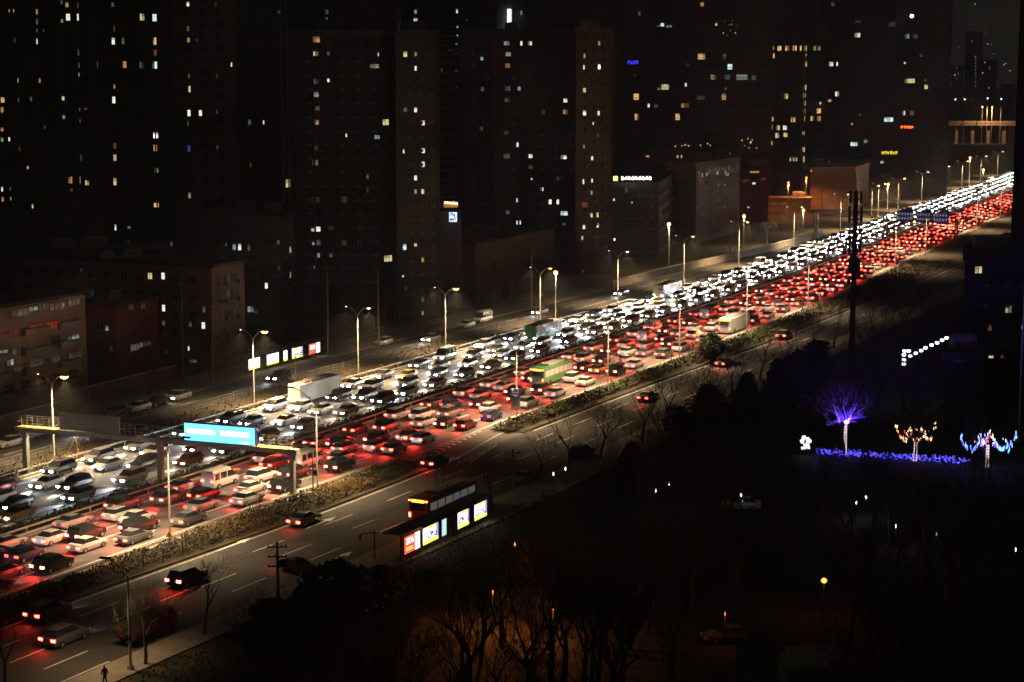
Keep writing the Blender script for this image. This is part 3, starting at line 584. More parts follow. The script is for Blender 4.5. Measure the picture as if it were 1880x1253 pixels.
for i, (s, wd) in enumerate(((180,6),(190,5),(199,6),(208,5.5),(216,5))):
    for fl in range(1,5):
        ox, oy = eB1.location[:2]; x, y = XY(s+wd/2, -183.5+.45)
        b = MB(); b.box(0,0,0,.9,wd,1.0); b.box(.38,0,1.15,.1,wd,.12); b.build('balcony', m_cream if (i+fl)%2 else concrete, eB1, (x-ox,y-oy,fl*3.0-1.35+.4), -TH+R(0))
rb('apartment_block', 'small dark red building between the tan walk-up block and the brown corner block', s_at(213,-186), -186, s_at(290,-186)-s_at(213,-186), 14, WZ(552,300), m_red,
 '197,603,8,10,g 240,564,7,10,D 262,562,7,10,D 247,638,14,13,d 265,632,20,10,d 205,640,6,9,D', (3,3.8,1.5,1.4,1))
rb('apartment_block', 'brown corner block with two bright windows near its roof, behind the far pavement', s_at(390,-179), -179, s_at(450,-179)-s_at(390,-179), 44, WZ(497,300), m_brown,
 '276,507,11,13,Y 300,507,9,14,w 301,566,8,14,w 301,593,7,10,d 150,496,2,8,d 350,596,7,10,b 374,598,9,14,w 375,569,7,12,d 347,640,4,9,w 355,663,18,6,d 418,508,6,12,D 418,539,6,12,D', (3,3.6,1.4,1.4,1))
building('apartment_block', 'dark mid-rise behind the brown corner block with a cyan lit window', [(368,352),(520,354),(540,366)], WZ(408,353), 20, m_conc,
 '430,454,7,11,c 440,454,7,13,C 457,455,6,12,d 415,449,2,6,d 511,445,7,8,d 532,459,6,13,C 532,505,6,12,Y 489,525,7,12,w 512,492,6,8,D 460,568,14,12,c 470,572,7,8,D', (3,3.4,1.4,1.4,6))
building('apartment_block', 'low dark wide block behind the tan and red buildings with a lit dormer', [(-60,335),(190,340),(368,338)], WZ(470,338), 16, m_dark, '75,552,9,12,d 236,444,3,5,D 315,448,5,9,d 20,500,5,6,D', (3,4,1.5,1.4,4))
rb('hall', 'long brown hall with a blank wall beside the trees, below the dark brown tower', s_at(872,-188), -188, s_at(1057,-188)-s_at(872,-188), 20, WZ(446,415), m_brown, '', None, 'hall', corn_m=dark_roof)
building('restaurant', 'dark low building with a glowing white and yellow roof sign right of the tan wing', [(1122,480),(1210,485),(1235,520)], WZ(336,480), 22, m_dark,
 '1127,367,4,5,w 1160,372,3,3,w 1128,440,4,5,W 1213,400,8,7,D 1150,350,6,8,D', (3,3.4,1.4,1.5,1), 'restaurant', cornice=False)
e = empty('roof_sign', 'glowing white rooftop sign with a yellow emblem at its left end', 'sign', (WX(1130,479,20),479,WZ(328,479)))
sc = 479/F; b = MB(); b.box(0,0,0,5.5*sc*1.4,.3,8*sc); b.build('emblem', emit('sign_gold',(1,.85,.15),2.4), e)
for i in range(9):
    b = MB(); cx = (13+i*6.3)*sc; b.box(cx,-.02,0,4.6*sc,.25,5*sc*(1,.7,.9)[i%3]); b.box(cx+(.8 if i%2 else -.8)*sc,-.05,3*sc,1.2*sc,.2,2.2*sc); b.build('letter', emit('sign_white_glow',(1,.96,.85),3.5), e)
b = MB(); b.box(30*sc,.3,-4.6*sc,64*sc,.2,1.2*sc); b.build('sign_frame', dark_m, e)
building('apartment_block', 'grey block with slim lit stair windows just left of the warehouse street', [(1222,528),(1278,522),(1358,565)], WZ(306,525), 14, m_brown,
 '1289,322,3,8,w 1297,321,3,6,w 1317,318,4,6,w 1331,316,4,10,c 1336,320,2,6,w 1343,314,3,6,c 1318,340,3,3,W 1330,340,2,3,w 1330,380,5,8,D', (3,3.4,1.3,1.4,1))
building('warehouse', 'plain warehouse block lit orange by the lamps beside it', [(1488,655),(1572,652),(1596,690)], WZ(313,653), 30, m_cream, '1489,312,3,9,y 1583,331,16,3,D', None, 'warehouse')
building('shed', 'low orange-lit row of sheds in front of the warehouse', [(1408,640),(1490,640)], WZ(369,640), 8, m_cream, '1420,374,12,5,b 1440,374,12,5,b 1463,374,12,5,b', None, 'shed')
building('shed', 'low tan shed to the right of the orange warehouse behind the gantry', [(1596,700),(1655,702)], WZ(335,700), 10, m_brown, '', (3,3,1.2,1.2,1), 'shed')
building('apartment_block', 'pale five-storey block behind the lamps at the top of the highway', [(1655,745),(1714,742),(1720,770)], WZ(323,745), 14, m_tan, '', (3,3.2,1.3,1.4,1))
building('shop', 'low shop with red and white neon signs behind the grey block', [(1360,600),(1412,602)], WZ(312,600), 10, m_red, '1385,316,22,4,o 1372,331,10,4,r 1400,329,14,5,R 1384,337,8,4,w 1366,333,5,5,b 1374,381,6,3,O', None, 'shop')
# restaurant lights in the gap of the two towers
e = empty('restaurant', 'small lit restaurant with a row of orange lamps in the gap between the towers', 'restaurant', (WX(826,380),380,0)); sc = 380/F; z = WZ(371,380)
b = MB(); b.box(0,2,z/2-1,40*sc,3,z-2); b.build('wall', m_dark, e)
b = MB(); b.box(2*sc,0,z-.6,26*sc,.4,1.2); b.build('lit_band', wmat('o',1), e)
for i in range(7):
    b = MB(); b.box((-8+i*3.6)*sc,-.35,z-.1-(i*.04),.22,.2,.4); b.build('lamp', emit('lamp_gold',(1,.7,.35),3), e)
scr = emit('advert_screen',(.6,.75,1),1.2)
b = MB(); b.box(0,0,0,14*sc,.3,17*sc); o = tag(b.build('advert_screen', scr, loc=(WX(832,377),377,WZ(399,377))), 'bright blue-white screen below the orange restaurant lamps', 'screen')
b = MB(); rr = random.Random(5)
for i in range(14): b.box(rr.uniform(-5,5)*sc,-.2,rr.uniform(-7,7)*sc,rr.uniform(.2,.6),.06,rr.uniform(.1,.4))
b.build('picture', emit('screen_dark',(.1,.15,.4),.5), o)

# right side buildings
building('apartment_block', 'dark flat-roofed block at the right edge with three warm lit windows, beyond the park', [(1768,262),(1895,264)], WZ(478,262), 14, mat('block_slate',(.05,.05,.055),.8,noise=.2,scale=.5),
 '1796,496,17,14,Y 1851,568,16,15,Y 1817,602,9,12,b 1877,601,4,7,Y 1789,653,12,5,y 1819,655,12,4,Y 1839,655,8,4,b', (3,3.2,1.4,1.4,0), corn_m=dark_roof)
building('apartment_tower', 'black tall block cutting off the upper right edge of the view, behind the flat-roofed block', [(1866,330),(2050,330)], 90, 14, m_black, '', (3,3.4,1.4,1.4,10), 'building', cornice=False, zc=45)
building('pavilion', 'very dark low pavilion with a faint grey wall behind the light-wrapped trees', [(1738,250),(1800,250)], WZ(662,250), 8, m_conc, '1764,660,34,8,v', None, 'pavilion')
building('outbuilding', 'long low roof at the bottom right corner with a pale edge', [(1365,128),(1680,118)], 4.2, 10, m_conc, '', None, 'outbuilding')

# ------------------------------------------------------------------ gantries and signs
gm = mat('gantry_paint', (.34,.33,.26), .6, noise=.15, scale=1.5)
gx, gy = XY(172.1, -151.8); g2 = XY(175.4, -115.4); ga = math.atan2(g2[1]-gy, g2[0]-gx)
e = empty('sign_gantry', 'long olive-grey sign gantry across the far carriageway in the lower left, three columns', 'gantry', (gx, gy, 0), ga)
LG = 37.9
for xx in (0,19.5,37.5):
    b = MB(); b.box(xx,0,2.65,.62,.62,5.3); b.box(xx,0,.25,1.0,1.0,.5); b.box(xx,0,5.2,.85,.8,.25); b.build('column', gm, e)
b = MB(); b.box(LG/2-.4,0,5.6,LG+1.6,.9,.56); b.build('beam', gm, e)
b = MB()
for i in range(19): b.box(-.6+i*2.1,-.46,5.6,.07,.03,.5)
b.build('beam_joints', steel, e)
for q_, l_ in ((2.2,5.9),(35.0,4.4)): b = MB(); b.box(q_,-.1,5.93,l_,1.3,.09); b.build('walkway', mat('walkway_lit_yellow',(.6,.45,.16),.6), e)  # yellow lamplight put into the mesh colour
for x0, x1 in ((-.8,5.0),(14.2,21.5),(33.4,37.6)):
    b = MB()
    for i in range(int((x1-x0)/.8)+1): b.box(x0+i*.8,.45,6.6,.05,.05,1.3)
    for zz in (6.25,6.65,7.0,7.25): b.box((x0+x1)/2,.45,zz,x1-x0,.04,.04)
    for q_ in (x0, x1): b.box(q_,0,6.6,.06,1.0,.06)
    b.build('railing', steel, e)
b = MB(); b.box(9.6,-.1,7.0,8.6,.22,2.1); b.m = 1; b.box(9.6,-.12,8.08,8.7,.3,.07)
for i in range(6): b.box(5.9+i*1.5,-.27,6.8,.06,.06,1.7)
for zz in (6.2,6.6,7.0,7.4): b.box(9.6,-.27,zz,8.4,.04,.04)
b.build('blank_panel', [gm, steel], e)
b = MB(); b.box(28.0,-.15,7.05,9.75,.45,2.25); b.bar((33.0,.1,8.1),(33.7,.5,6.0),.09); b.build('screen_case', mat('screen_case',(.03,.04,.2),.4), e)
b = MB(); b.box(28.0,-.42,7.05,9.55,.06,2.08); scrn = b.build('display_screen', emit('display_cyan',(.16,.66,1),1.25,True), e)
b = MB(); rr = random.Random(8)
for grp in ((23.6,27.6),(28.2,32.2)):
    x = grp[0]
    while x < grp[1]-.2:                              # dense rows of small characters, seen only as strokes
        for z_ in (7.38,7.19,7.0): 
            if rr.random() < .88: b.box(x+.1,-.47,z_,.18,.04,.12)
        b.box(x+.05,-.47,7.18,.05,.04,.55); x += .26
for i in range(5): b.box(30.9+i*.24,-.47,6.22,.17,.04,.16)
b.build('display_text', emit('display_white',(1,1,1),3), scrn)
# yellow glow of walkway is held in its material colour

e = empty('sign_gantry', 'steel truss gantry with three blue direction signs over the highway at the upper right', 'gantry', (*XY(513,-172), 0), 0)
A = Vector((*XY(524,-154),0)); B = Vector((*XY(521,-111.6),0)); D = B-A; LT = D.length; e.location = A; e.rotation_euler = (0,0,math.atan2(D.y,D.x))
for xx in (0, LT*.5, LT):
    b = MB(); b.box(xx-.5,0,3.9,.4,.4,7.8); b.box(xx+.3,0,3.9,.4,.4,7.8)
    b.build('column', gm, e)
b = MB()
for yy in (-.6,.6):
    for zz in (7.2,8.9): b.box(LT/2,yy,zz,LT,.2,.2)
    n = int(LT/2.4)
    for i in range(n): x0 = LT*i/n; x1 = LT*(i+1)/n; b.bar((x0,yy,7.2 if i%2 else 8.9),(x1,yy,8.9 if i%2 else 7.2),.12)
b.build('truss', gm, e)
def text_mesh(body, size, m, parent, loc, rot=(R(90),0,0)):
    cu = bpy.data.curves.new('lettering', 'FONT'); cu.body = body; cu.size = size; cu.align_x = 'CENTER'; cu.align_y = 'CENTER'; cu.extrude = .01
    o = bpy.data.objects.new('lettering', cu); C.objects.link(o); dg = bpy.context.evaluated_depsgraph_get(); me = bpy.data.meshes.new_from_object(o.evaluated_get(dg)); bpy.data.objects.remove(o)
    me.materials.clear(); me.materials.append(m); o = bpy.data.objects.new('lettering', me); C.objects.link(o); o.parent = parent; o.location = loc; o.rotation_euler = rot; return o
for xx, wd in ((LT-15.0,4.6),(LT-9.6,4.5),(LT-4.6,4.6)):
    b = MB(); b.box(xx,-.95,8.0,wd,.12,3.4); p = b.build('direction_sign', sign_blue, e)
    b = MB(); b.box(xx+wd*.25,-.95,10.0,wd*.4,.12,.9); b.build('sign_top', sign_blue, e)
    t_ = MB(); rr = random.Random(int(xx*10))
    for r_ in (8.7,7.4):
        for i in range(5):
            cx = xx-wd*.38+i*wd*.19
            t_.box(cx,-1.03,r_,.5,.03,.09); t_.box(cx,-1.03,r_+.3,.42,.03,.08); t_.box(cx+rr.uniform(-.1,.1),-1.03,r_,.09,.03,.8); t_.box(cx-.2,-1.03,r_-.2,.08,.03,.35)
    t_.build('sign_text', emit('sign_text_lit',(.6,.65,1),.3), p)
# notice board on lamp post
s_, t_0 = ST(*G(960,779)); x, y = XY(s_, RL(s_)+.9)
e = empty('notice_board', 'tall notice board, blue above and grey-white below, on the lamp post by the rail', 'sign', (x-.15, y-.3, 0)); sc = .0765
b = MB(); b.box(0,0,3.55,1.35,.08,3.1); pl = b.build('panel', mat('notice_grey',(.5,.47,.45),.6), e)
b = MB(); b.box(0,-.06,4.45,1.33,.04,1.3); b.build('blue_panel', sign_blue, pl)
b = MB(); rr = random.Random(4)
for r_ in range(7):
    for i in range(8): b.box(-.52+i*.15,-.06,3.6-r_*.13,.07,.02,.07) if rr.random()<.8 else None
b.build('small_text', mat('notice_red',(.25,.03,.03),.6), pl)
b = MB(); b.box(-.38,-.1,4.85,.22,.02,.24); b.box(.2,-.1,4.85,.08,.02,.3); b.box(.4,-.1,4.85,.08,.02,.26); b.box(0,-.1,4.55,1.0,.02,.1); b.box(0,-.1,4.2,.8,.02,.1); b.box(.05,-.1,4.03,.3,.02,.14); b.build('sign_symbol', sign_white, pl)
s_, t_0 = ST(*G(296,1000)); x, y = XY(s_, RL(s_)+.9)
e = empty('warning_sign', 'small yellow warning triangle on the lamp post behind the lower left hedge', 'sign', (x-.05, y-.22, 0))
b = MB(); b.add([(-.42,-.03,1.0),(.42,-.03,1.0),(0,-.03,1.75),(-.42,.03,1.0),(.42,.03,1.0),(0,.03,1.75)],[(0,1,2),(5,4,3),(0,3,4,1),(1,4,5,2),(2,5,3,0)]); pl = b.build('panel', mat('warning_yellow',(.75,.5,.06),.5), e)
b = MB(); b.box(0,-.05,1.32,.07,.02,.3); b.box(0,-.05,1.1,.07,.02,.07); b.build('sign_symbol', dark_m, pl)
x, y = G(240,1232)
e = empty('parking_sign', 'small blue parking sign with a pale plate on the lower left lamp post', 'sign', (x, y-.18, 0))
b = MB(); b.box(0,0,3.0,.5,.04,.55); b.build('blue_panel', sign_blue, e); b = MB(); b.box(0,0,2.52,.5,.04,.28); b.build('lower_plate', concrete, e); text_mesh('P', .5, sign_white, e, (0,-.04,3.0))
# traffic camera pole left of column
x, y = G(575,918); e = empty('camera_pole', 'slim black pole with box and side arm on the hedge, right of the gantry', 'pole', (x,y,0)); h = WZ(832, y)
b = MB(); b.tube([(0,0,0),(0,0,h)],[.07,.05],6); b.build('pole', dark_m, e); b = MB(); b.box(.3,0,3.3,.4,.3,.7); b.build('control_box', dark_m, e); b = MB(); b.bar((0,0,h-.1),(1.7,-.3,h-.05),.07); b.build('arm', dark_m, e); b = MB(); b.box(1.8,-.3,h+.02,.4,.2,.18); b.build('camera', steel, e)
x, y = G(688,1028); e = empty('signal_pole', 'black pole with a short arm by the kerb left of the near bus shelter', 'pole', (x,y,0)); h = WZ(975,y)
b = MB(); b.tube([(0,0,0),(0,0,h)],[.09,.07],6); b.build('pole', dark_m, e); b = MB(); b.bar((0,0,h-.15),(-1.5,.1,h-.4),.09); b.build('arm', dark_m, e); b = MB(); b.box(-1.5,.1,h-.7,.25,.25,.5); b.build('camera', dark_m, e)
# mast arm sign left service road
x, y = G(543,725); e = empty('mast_arm', 'grey mast with long side arm and box in front of the far bus shelter', 'pole', (x,y,0)); h = WZ(650,y)
b = MB(); b.tube([(0,0,0),(0,0,h)],[.12,.09],8); b.build('pole', pole_m, e); b = MB(); b.bar((0,0,h-.1),(6.3,-.6,h-.25),.1); b.build('arm', pole_m, e); b = MB(); b.box(-.25,-.1,2.9,.6,.4,.9); b.build('control_box', concrete, e)

# ------------------------------------------------------------------ bus shelters
panel_cols = {'red':emit('ad_red',(1,.10,.07),1.0,True),'white':emit('ad_white',(1,1,.97),1.3,True),'yellow':emit('ad_yellow',(.85,.95,.1),1.0),'violet':emit('ad_violet',(.35,.35,.9),.8),'cyan':emit('ad_pale_cyan',(.55,.85,.8),.7),'darkink':emit('ad_ink',(.1,.1,.2),.2)}
def shelter(name, label, s0, t0, L, panels, side, gain=1.0, h=2.7, power=30):
    x, y = XY(s0, t0); e = empty(name, label, 'bus shelter', (x, y, .14), math.pi/2 - TH)     # local x along the road, local y towards the far side
    b = MB(); b.box(L/2,.9,h+.05,L+.6,2.2,.12); b.build('roof', mat('shelter_roof',(.12,.11,.1),.6), e)
    n = max(2, int(L/4))
    for i in range(n+1):
        b = MB(); b.box(L*i/n,0,h/2,.12,.12,h); b.build('post', dark_m, e)
    b = MB(); b.box(L/2,.35,.45,L*.6,.35,.06)
    for i in range(4): b.box(L*.22+i*L*.18,.35,.22,.06,.3,.44)
    b.build('bench', steel, e)
    for a, w_, kind in panels:
        f = MB(); f.box(a+w_/2,-.08,1.45,w_+.16,.16,1.95); f.build('panel_frame', dark_m, e); fr = e.children[-1] if False else None
        p = MB(); y0 = -.175
        def q(x0,x1,z0,z1,m,d=0): p.m = m; p.add([(a+x0*w_,y0-d,.55+z0*1.8),(a+x1*w_,y0-d,.55+z0*1.8),(a+x1*w_,y0-d,.55+z1*1.8),(a+x0*w_,y0-d,.55+z1*1.8)], [(0,1,2,3)])
        rr = random.Random(int(a*7)+3)
        if kind == 'red2026':
            q(0,.66,0,1,0); q(.68,1,0,1,1)
            for i in range(7): q(.74,.94,.1+i*.1,.15+i*.1,5,.01)
            for i in range(2): q(.1,.56,.16+i*.12,.21+i*.12,2,.01)
        elif kind == 'photo':
            q(0,1,0,.2,2); q(0,.85,.2,1,1); q(.85,1,.2,1,3); q(.3,.85,.86,1,2,.01)
            for i in range(16): a_ = rr.uniform(.05,.85); b_ = rr.uniform(.22,.6); q(a_,a_+.1,b_,b_+.09,5,.012)
        elif kind == 'cyan': q(0,1,0,1,4); 
        elif kind == 'red':
            q(0,.62,0,1,0); q(.1,.55,.45,.85,1,.01); q(.66,1,0,1,1)
        else: q(0,1,0,.16,2); q(0,1,.16,1,1); q(.2,.4,.3,.5,4,.01)
        o = p.build('advert_panel', [panel_cols[c] for c in ('red','white','yellow','violet','cyan','darkink')], e)
        if kind == 'red2026': tt = text_mesh('2026', .95, panel_cols['white'], o, (a+w_*.33, y0-.03, 1.8)); tt.scale = (min(1.1, w_*.56/2.15),1,1)
    return e
s0, t0 = ST(*G(742,1023)); s1, _ = ST(*G(828,985))
s0 = ST(*G(746,1020))[0]
tt0 = ST(*G(746,1020))[1]
def sat(px, py, z=.7): s, t = ST(*G(px, py, z)); return s
base_s = sat(743,1020)
pan = []
for pa, pb, kind, ya_, yb_ in ((745,771,'red2026',1018,1004),(782,808,'photo',1002,988),(817,825,'cyan',985,981)):
    a = sat(pa, ya_)-base_s; c = sat(pb, yb_)-base_s; pan.append((a, c-a, kind))
print('shelter', base_s, tt0, pan)
tn = ST(*G(745,1016,.7))[1]
shelter('bus_shelter', 'near bus shelter with a red 2026 advert at its left end', base_s-.2, tn, pan[-1][0]+1.6, pan, 1)
pan = []; b2 = sat(834,975); 
for pa, pb, kind, ya_, yb_ in ((838,858,'photo',972,962),(868,890,'photo',957,946)):
    a = sat(pa, ya_)-b2; c = sat(pb, yb_)-b2; pan.append((a, c-a, kind))
shelter('bus_shelter', 'second near bus shelter, half behind bare twigs, with two white and yellow adverts', b2, ST(*G(838,972,.7))[1], pan[-1][0]+pan[-1][1]+1, pan, 1)
b3 = sat(468,684,.7); pan = []
for pa, pb, kind, ya_, yb_ in ((472,490,'photo2',680,676),(501,520,'plain',673,668),(527,533,'plain',667,665),(541,559,'photo',661,656),(568,587,'red',654,649)):
    a = sat(pa, ya_)-b3; c = sat(pb, yb_)-b3; pan.append((a, abs(c-a), kind))
print('shelter3', b3, ST(*G(472,680,.7)), pan)
_t = -168.9; b3 = ST(*G(468,682,.14))[0]; pan = [(.6,3.3,'photo2'),(6.0,3.6,'plain'),(11.1,1.2,'plain'),(13.8,3.4,'photo'),(19.2,3.6,'red')]
shelter('bus_shelter', 'long bus shelter on the far pavement with five glowing white advert panels', 245.5, _t, 24, pan, 1)

# ------------------------------------------------------------------ vehicles
paints = {n: mat('car_paint_'+n, c, .3, .2, spec=.5) for n, c in dict(white=(.62,.62,.6), silver=(.35,.36,.37), black=(.015,.015,.017), grey=(.12,.12,.125), blue=(.03,.05,.14), red=(.25,.02,.02), gold=(.45,.3,.1)).items()}
head_on = emit('headlight_glow', (.88,.95,1), 70); head_warm = emit('headlight_glow_warm', (1,.84,.6), 60); tail_on = emit('taillight_glow', (1,.035,.02), 20); tail_dim = emit('taillight_glow_dim', (1,.04,.02), 6); tail_hot = emit('brake_light_glow', (1,.06,.03), 42); head_off = mat('headlight_glass', (.5,.5,.5), .15); tail_off = mat('taillight_glass', (.3,.02,.02), .2); amber = emit('amber_lamp', (1,.35,.03), 8)
KIND = dict(sedan=dict(L=4.7,W=1.82,b=[(-2.35,.42,.80,.76),(-2.2,.27,.98,.86),(-1.3,.22,1.0,.91),(.6,.22,.96,.91),(1.6,.22,.88,.88),(2.2,.27,.72,.80),(2.35,.36,.6,.68)], g=(-1.75,1.05,-1.05,.25,.94,1.45,.80,.60)),
 hatchback=dict(L=4.2,W=1.78,b=[(-2.1,.4,.9,.78),(-2.0,.27,1.02,.86),(-1.2,.22,1.02,.89),(.6,.22,.98,.89),(1.4,.22,.9,.87),(1.95,.27,.74,.80),(2.1,.36,.6,.68)], g=(-2.0,1.0,-1.65,.2,.96,1.5,.78,.62)),
 suv=dict(L=4.75,W=1.9,b=[(-2.37,.5,.95,.82),(-2.25,.32,1.1,.92),(-1.3,.28,1.12,.95),(.7,.28,1.08,.95),(1.7,.28,1.02,.92),(2.25,.32,.86,.86),(2.37,.42,.7,.74)], g=(-2.25,1.1,-1.85,.3,1.05,1.72,.84,.68)),
 van=dict(L=5.3,W=1.95,b=[(-2.65,.4,1.15,.88),(-2.6,.3,1.2,.95),(-1.3,.28,1.2,.97),(1.2,.28,1.18,.97),(2.0,.28,1.1,.95),(2.5,.32,.9,.88),(2.65,.42,.75,.76)], g=(-2.6,2.05,-2.5,1.05,1.15,2.15,.93,.82)))
def make_vehicle(kind, color, lit=True, brake=True, group=None, label='car', name='car', lod=0, front=True, rear=True):
    K = KIND[kind]; pm = paints[color]; body = MB()
    secs = []
    for y, zl, zt, hw in K['b']:
        zm = (zl+zt)/2; secs.append([(-hw*.92,y,zl),(-hw,y,zm),(-hw*.93,y,zt),(hw*.93,y,zt),(hw,y,zm),(hw*.92,y,zl)])
    vs = [p for s in secs for p in s]; n = 6; fs = [(i*n+k, (i+1)*n+k, (i+1)*n+(k+1)%n, i*n+(k+1)%n) for i in range(len(secs)-1) for k in range(n)]
    fs += [tuple(range(n)), tuple((len(secs)-1)*n+k for k in range(n-1,-1,-1))]
    y0,y1,y2,y3,z0,z1,w0,w1 = K['g']
    cab = MB(); gv = [(-w0,y0,z0),(w0,y0,z0),(w0,y1,z0),(-w0,y1,z0),(-w1,y2,z1-.05),(w1,y2,z1-.05),(w1,y3,z1-.05),(-w1,y3,z1-.05)]
    gf = [(0,1,5,4),(1,2,6,5),(2,3,7,6),(3,0,4,7),(4,5,6,7)]
    rv = [(-w1-.03,y2-.04,z1-.05),(w1+.03,y2-.04,z1-.05),(w1+.03,y3+.04,z1-.05),(-w1-.03,y3+.04,z1-.05),(-w1+.08,y2+.1,z1),(w1-.08,y2+.1,z1),(w1-.08,y3-.1,z1),(-w1+.08,y3-.1,z1)]
    rf = [(0,1,5,4),(1,2,6,5),(2,3,7,6),(3,0,4,7),(4,5,6,7)]
    L = K['L']/2; W = K['b'][0][3]; fy = K['b'][-1][0]; zf = K['b'][-2][2]-.02; zr = K['b'][0][2]
    hm = (head_warm if color in ('silver','grey','gold','red') else head_on) if lit and front else head_off; tm = (tail_dim if color in ('silver','blue') else tail_hot if color in ('black','gold') else tail_on) if lit and rear else tail_off
    def hl(b, sx): b.box(sx*K['b'][-2][3]*.76, fy-.07, zf-.12, .42, .2, .16)
    def tl(b, sx): b.box(sx*W*.84, K['b'][0][0]+.03, zr-.09, .44, .14, .24)
    def wheel(b, sx, y): b.tube([(sx*(W-.02),y,.33),(sx*(W+.14),y,.33)], .33, 10)
    if lod:
        m = MB(); m.add(vs, fs); m.add(rv, rf); m.m = 1; m.add(gv, gf); m.m = 2; [wheel(m, sx, y) for sx in (-1,1) for y in (-L*.6, L*.6)]
        m.m = 3; [hl(m, sx) for sx in (-1,1)]; m.m = 4; [tl(m, sx) for sx in (-1,1)]
        return m.v, m.f, m.mi, [pm, glass_m, rubber, hm, tm]
    e = empty(name, label, 'car' if kind != 'van' else 'van', group=group)
    if kind == 'van':
        mm = MB(); mm.add(vs, fs); mm.build('body', pm, e); c_ = MB(); c_.add(gv, gf); c_.build('windows', glass_m, e)
        up = MB(); up.prism([(-w0-.01,y0-.01),(w0+.01,y0-.01),(w0+.01,y0+.3),(-w0-.01,y0+.3)], z0, z1-.1); up.add([(-w1-.06,y2-.1,z1-.22),(w1+.06,y2-.1,z1-.22),(w1+.06,y3+.06,z1-.22),(-w1-.06,y3+.06,z1-.22),(-w1+.08,y2,z1+.1),(w1-.08,y2,z1+.1),(w1-.08,y3-.1,z1+.1),(-w1+.08,y3-.1,z1+.1)], rf)
        for yy in (-1.3,.1): 
            for sx in (-1,1): up.box(sx*(w0+w1)/2*1.03, yy, (z0+z1)/2, .1, .14, z1-z0)
        up.build('roof', pm, e)
    else:
        body.add(vs, fs); body.build('body', pm, e); cab.add(gv, gf); cab.build('windows', glass_m, e); r = MB(); r.add(rv, rf); r.build('roof', pm, e)
    for sx in (-1,1):
        b = MB(); hl(b, sx); b.build('headlight', hm, e); b = MB(); tl(b, sx); b.build('taillight', tm, e)
        for y in (-L*.6, L*.6):
            b = MB(); wheel(b, sx, y); b.m = 1; b.tube([(sx*(W+.13),y,.33),(sx*(W+.155),y,.33)], .2, 8); b.build('wheel', [rubber, rim_m], e)
    return e
def beam(e, kind, fwd=900, red=0, soft=False, warm=False):
    L = KIND[kind]['L']/2
    if fwd: spot('headlight_beam', e, (0, L+.15, .72), (0, 1, -.22), fwd, (1,.84,.62) if warm else (.88,.94,1), 62, .9, .25)
    if red: spot('taillight_beam', e, (0, -L-.15, .85), (0, -1, -.8), red, (1,.04,.025), 112, .9, .3)
def oncoming(e, s, L): e.location = (*XY(s, L), .03); e.rotation_euler = (0,0, road_yaw(s)+math.pi)
def leaving(e, s, L): e.location = (*XY(s, L), .03); e.rotation_euler = (0,0, road_yaw(s))
combos = [('sedan','white'),('sedan','silver'),('sedan','black'),('suv','white'),('suv','grey'),('suv','black'),('hatchback','white'),('hatchback','blue'),('sedan','grey'),('van','white'),('sedan','gold'),('hatchback','red')]
LW = 'car with its white headlights lit, driving towards the viewer on the far carriageway'; LR = 'car with its red tail lights lit, driving away on the near carriageway'
GW = 'cars with headlights on the far carriageway'; GR = 'cars with red tail lights on the near carriageway'
protoW = []; protoR = []
first = {}
for kd, cl in combos:
    a = make_vehicle(kd, cl, True, True, GW, LW, rear=False); beam(a, kd, 2100, warm=cl in ('silver','grey','gold','red')); a.children
    c_ = make_vehicle(kd, cl, True, True, GR, LR, front=False); beam(c_, kd, 190, 460)
    protoW.append(a); protoR.append(c_)
usedp = set()
def take(lst, i):
    p = lst[i]
    if id(p) not in usedp: usedp.add(id(p)); return p
    return copy_tree(p)
rr = random.Random(11); wts = [5,3,4,4,3,3,3,1,3,1,1,1]
order_w = []; order_r = []
SFAR = 415
far_v = []
bus_spots = [(1,.5,262),(1,.9,330),(0,.125,232),(0,.375,305),(0,.125,375)]
def lane_fill(La, Lb, k, lst, fn, s0, s1, gap, which):
    s = s0 + rr.random()*gap
    while s < s1:
        i = rr.choices(range(12), wts)[0]
        t = La(s)*(1-k)+Lb(s)*k + rr.uniform(-.25,.25)
        if any(w_ == which and k_ == k and abs(s-q_) < 10.5 for w_, k_, q_ in bus_spots): s += 3; continue
        if s < SFAR: e = take(lst, i); fn(e, s, t)
        else: far_v.append((which, i, s, t))
        s += gap*rr.uniform(.76,1.3) + (2.0 if combos[i][0] == 'van' else 0)
for k in range(4): lane_fill(off(LL,.7), off(ML,-.7), (k+.5)/4, protoW, oncoming, 112, 930, 9.9, 0)
for k in range(5): lane_fill(off(MR,.7), off(RL,-2.2), (k+.5)/5, protoR, leaving, 104, 900, 9.7, 1)
for p in protoW + protoR:
    if id(p) not in usedp:
        for ch in list(p.children): bpy.data.objects.remove(ch)
        bpy.data.objects.remove(p)
# the cars too far off to tell apart
cache = {}
allm = [paints[c] for c in paints] + [glass_m, rubber, head_on, head_warm, tail_on, tail_dim, tail_hot, head_off, tail_off]; mb_far = MB(); idx = {m.name: i for i, m in enumerate(allm)}
for which, i, s, t in far_v:
    if (which,i) not in cache: cache[(which,i)] = make_vehicle(*combos[i], lod=1, front=which == 0, rear=which == 1)
    v, f, mi, ms = cache[(which,i)]; ya = road_yaw(s) + (math.pi if which == 0 else 0); c, n = math.cos(ya), math.sin(ya); x, y = XY(s, t)
    o = len(mb_far.v); mb_far.v += [(x+a*c-b*n, y+a*n+b*c, z+.03) for a, b, z in v]
    mb_far.f += [tuple(q+o for q in ff) for ff in f]; mb_far.mi += [idx[ms[q].name] for q in mi]
far = tag(mb_far.build('distant_traffic', allm), 'far cars packed along the highway at the upper right, their lights merging', 'traffic', kind='stuff')
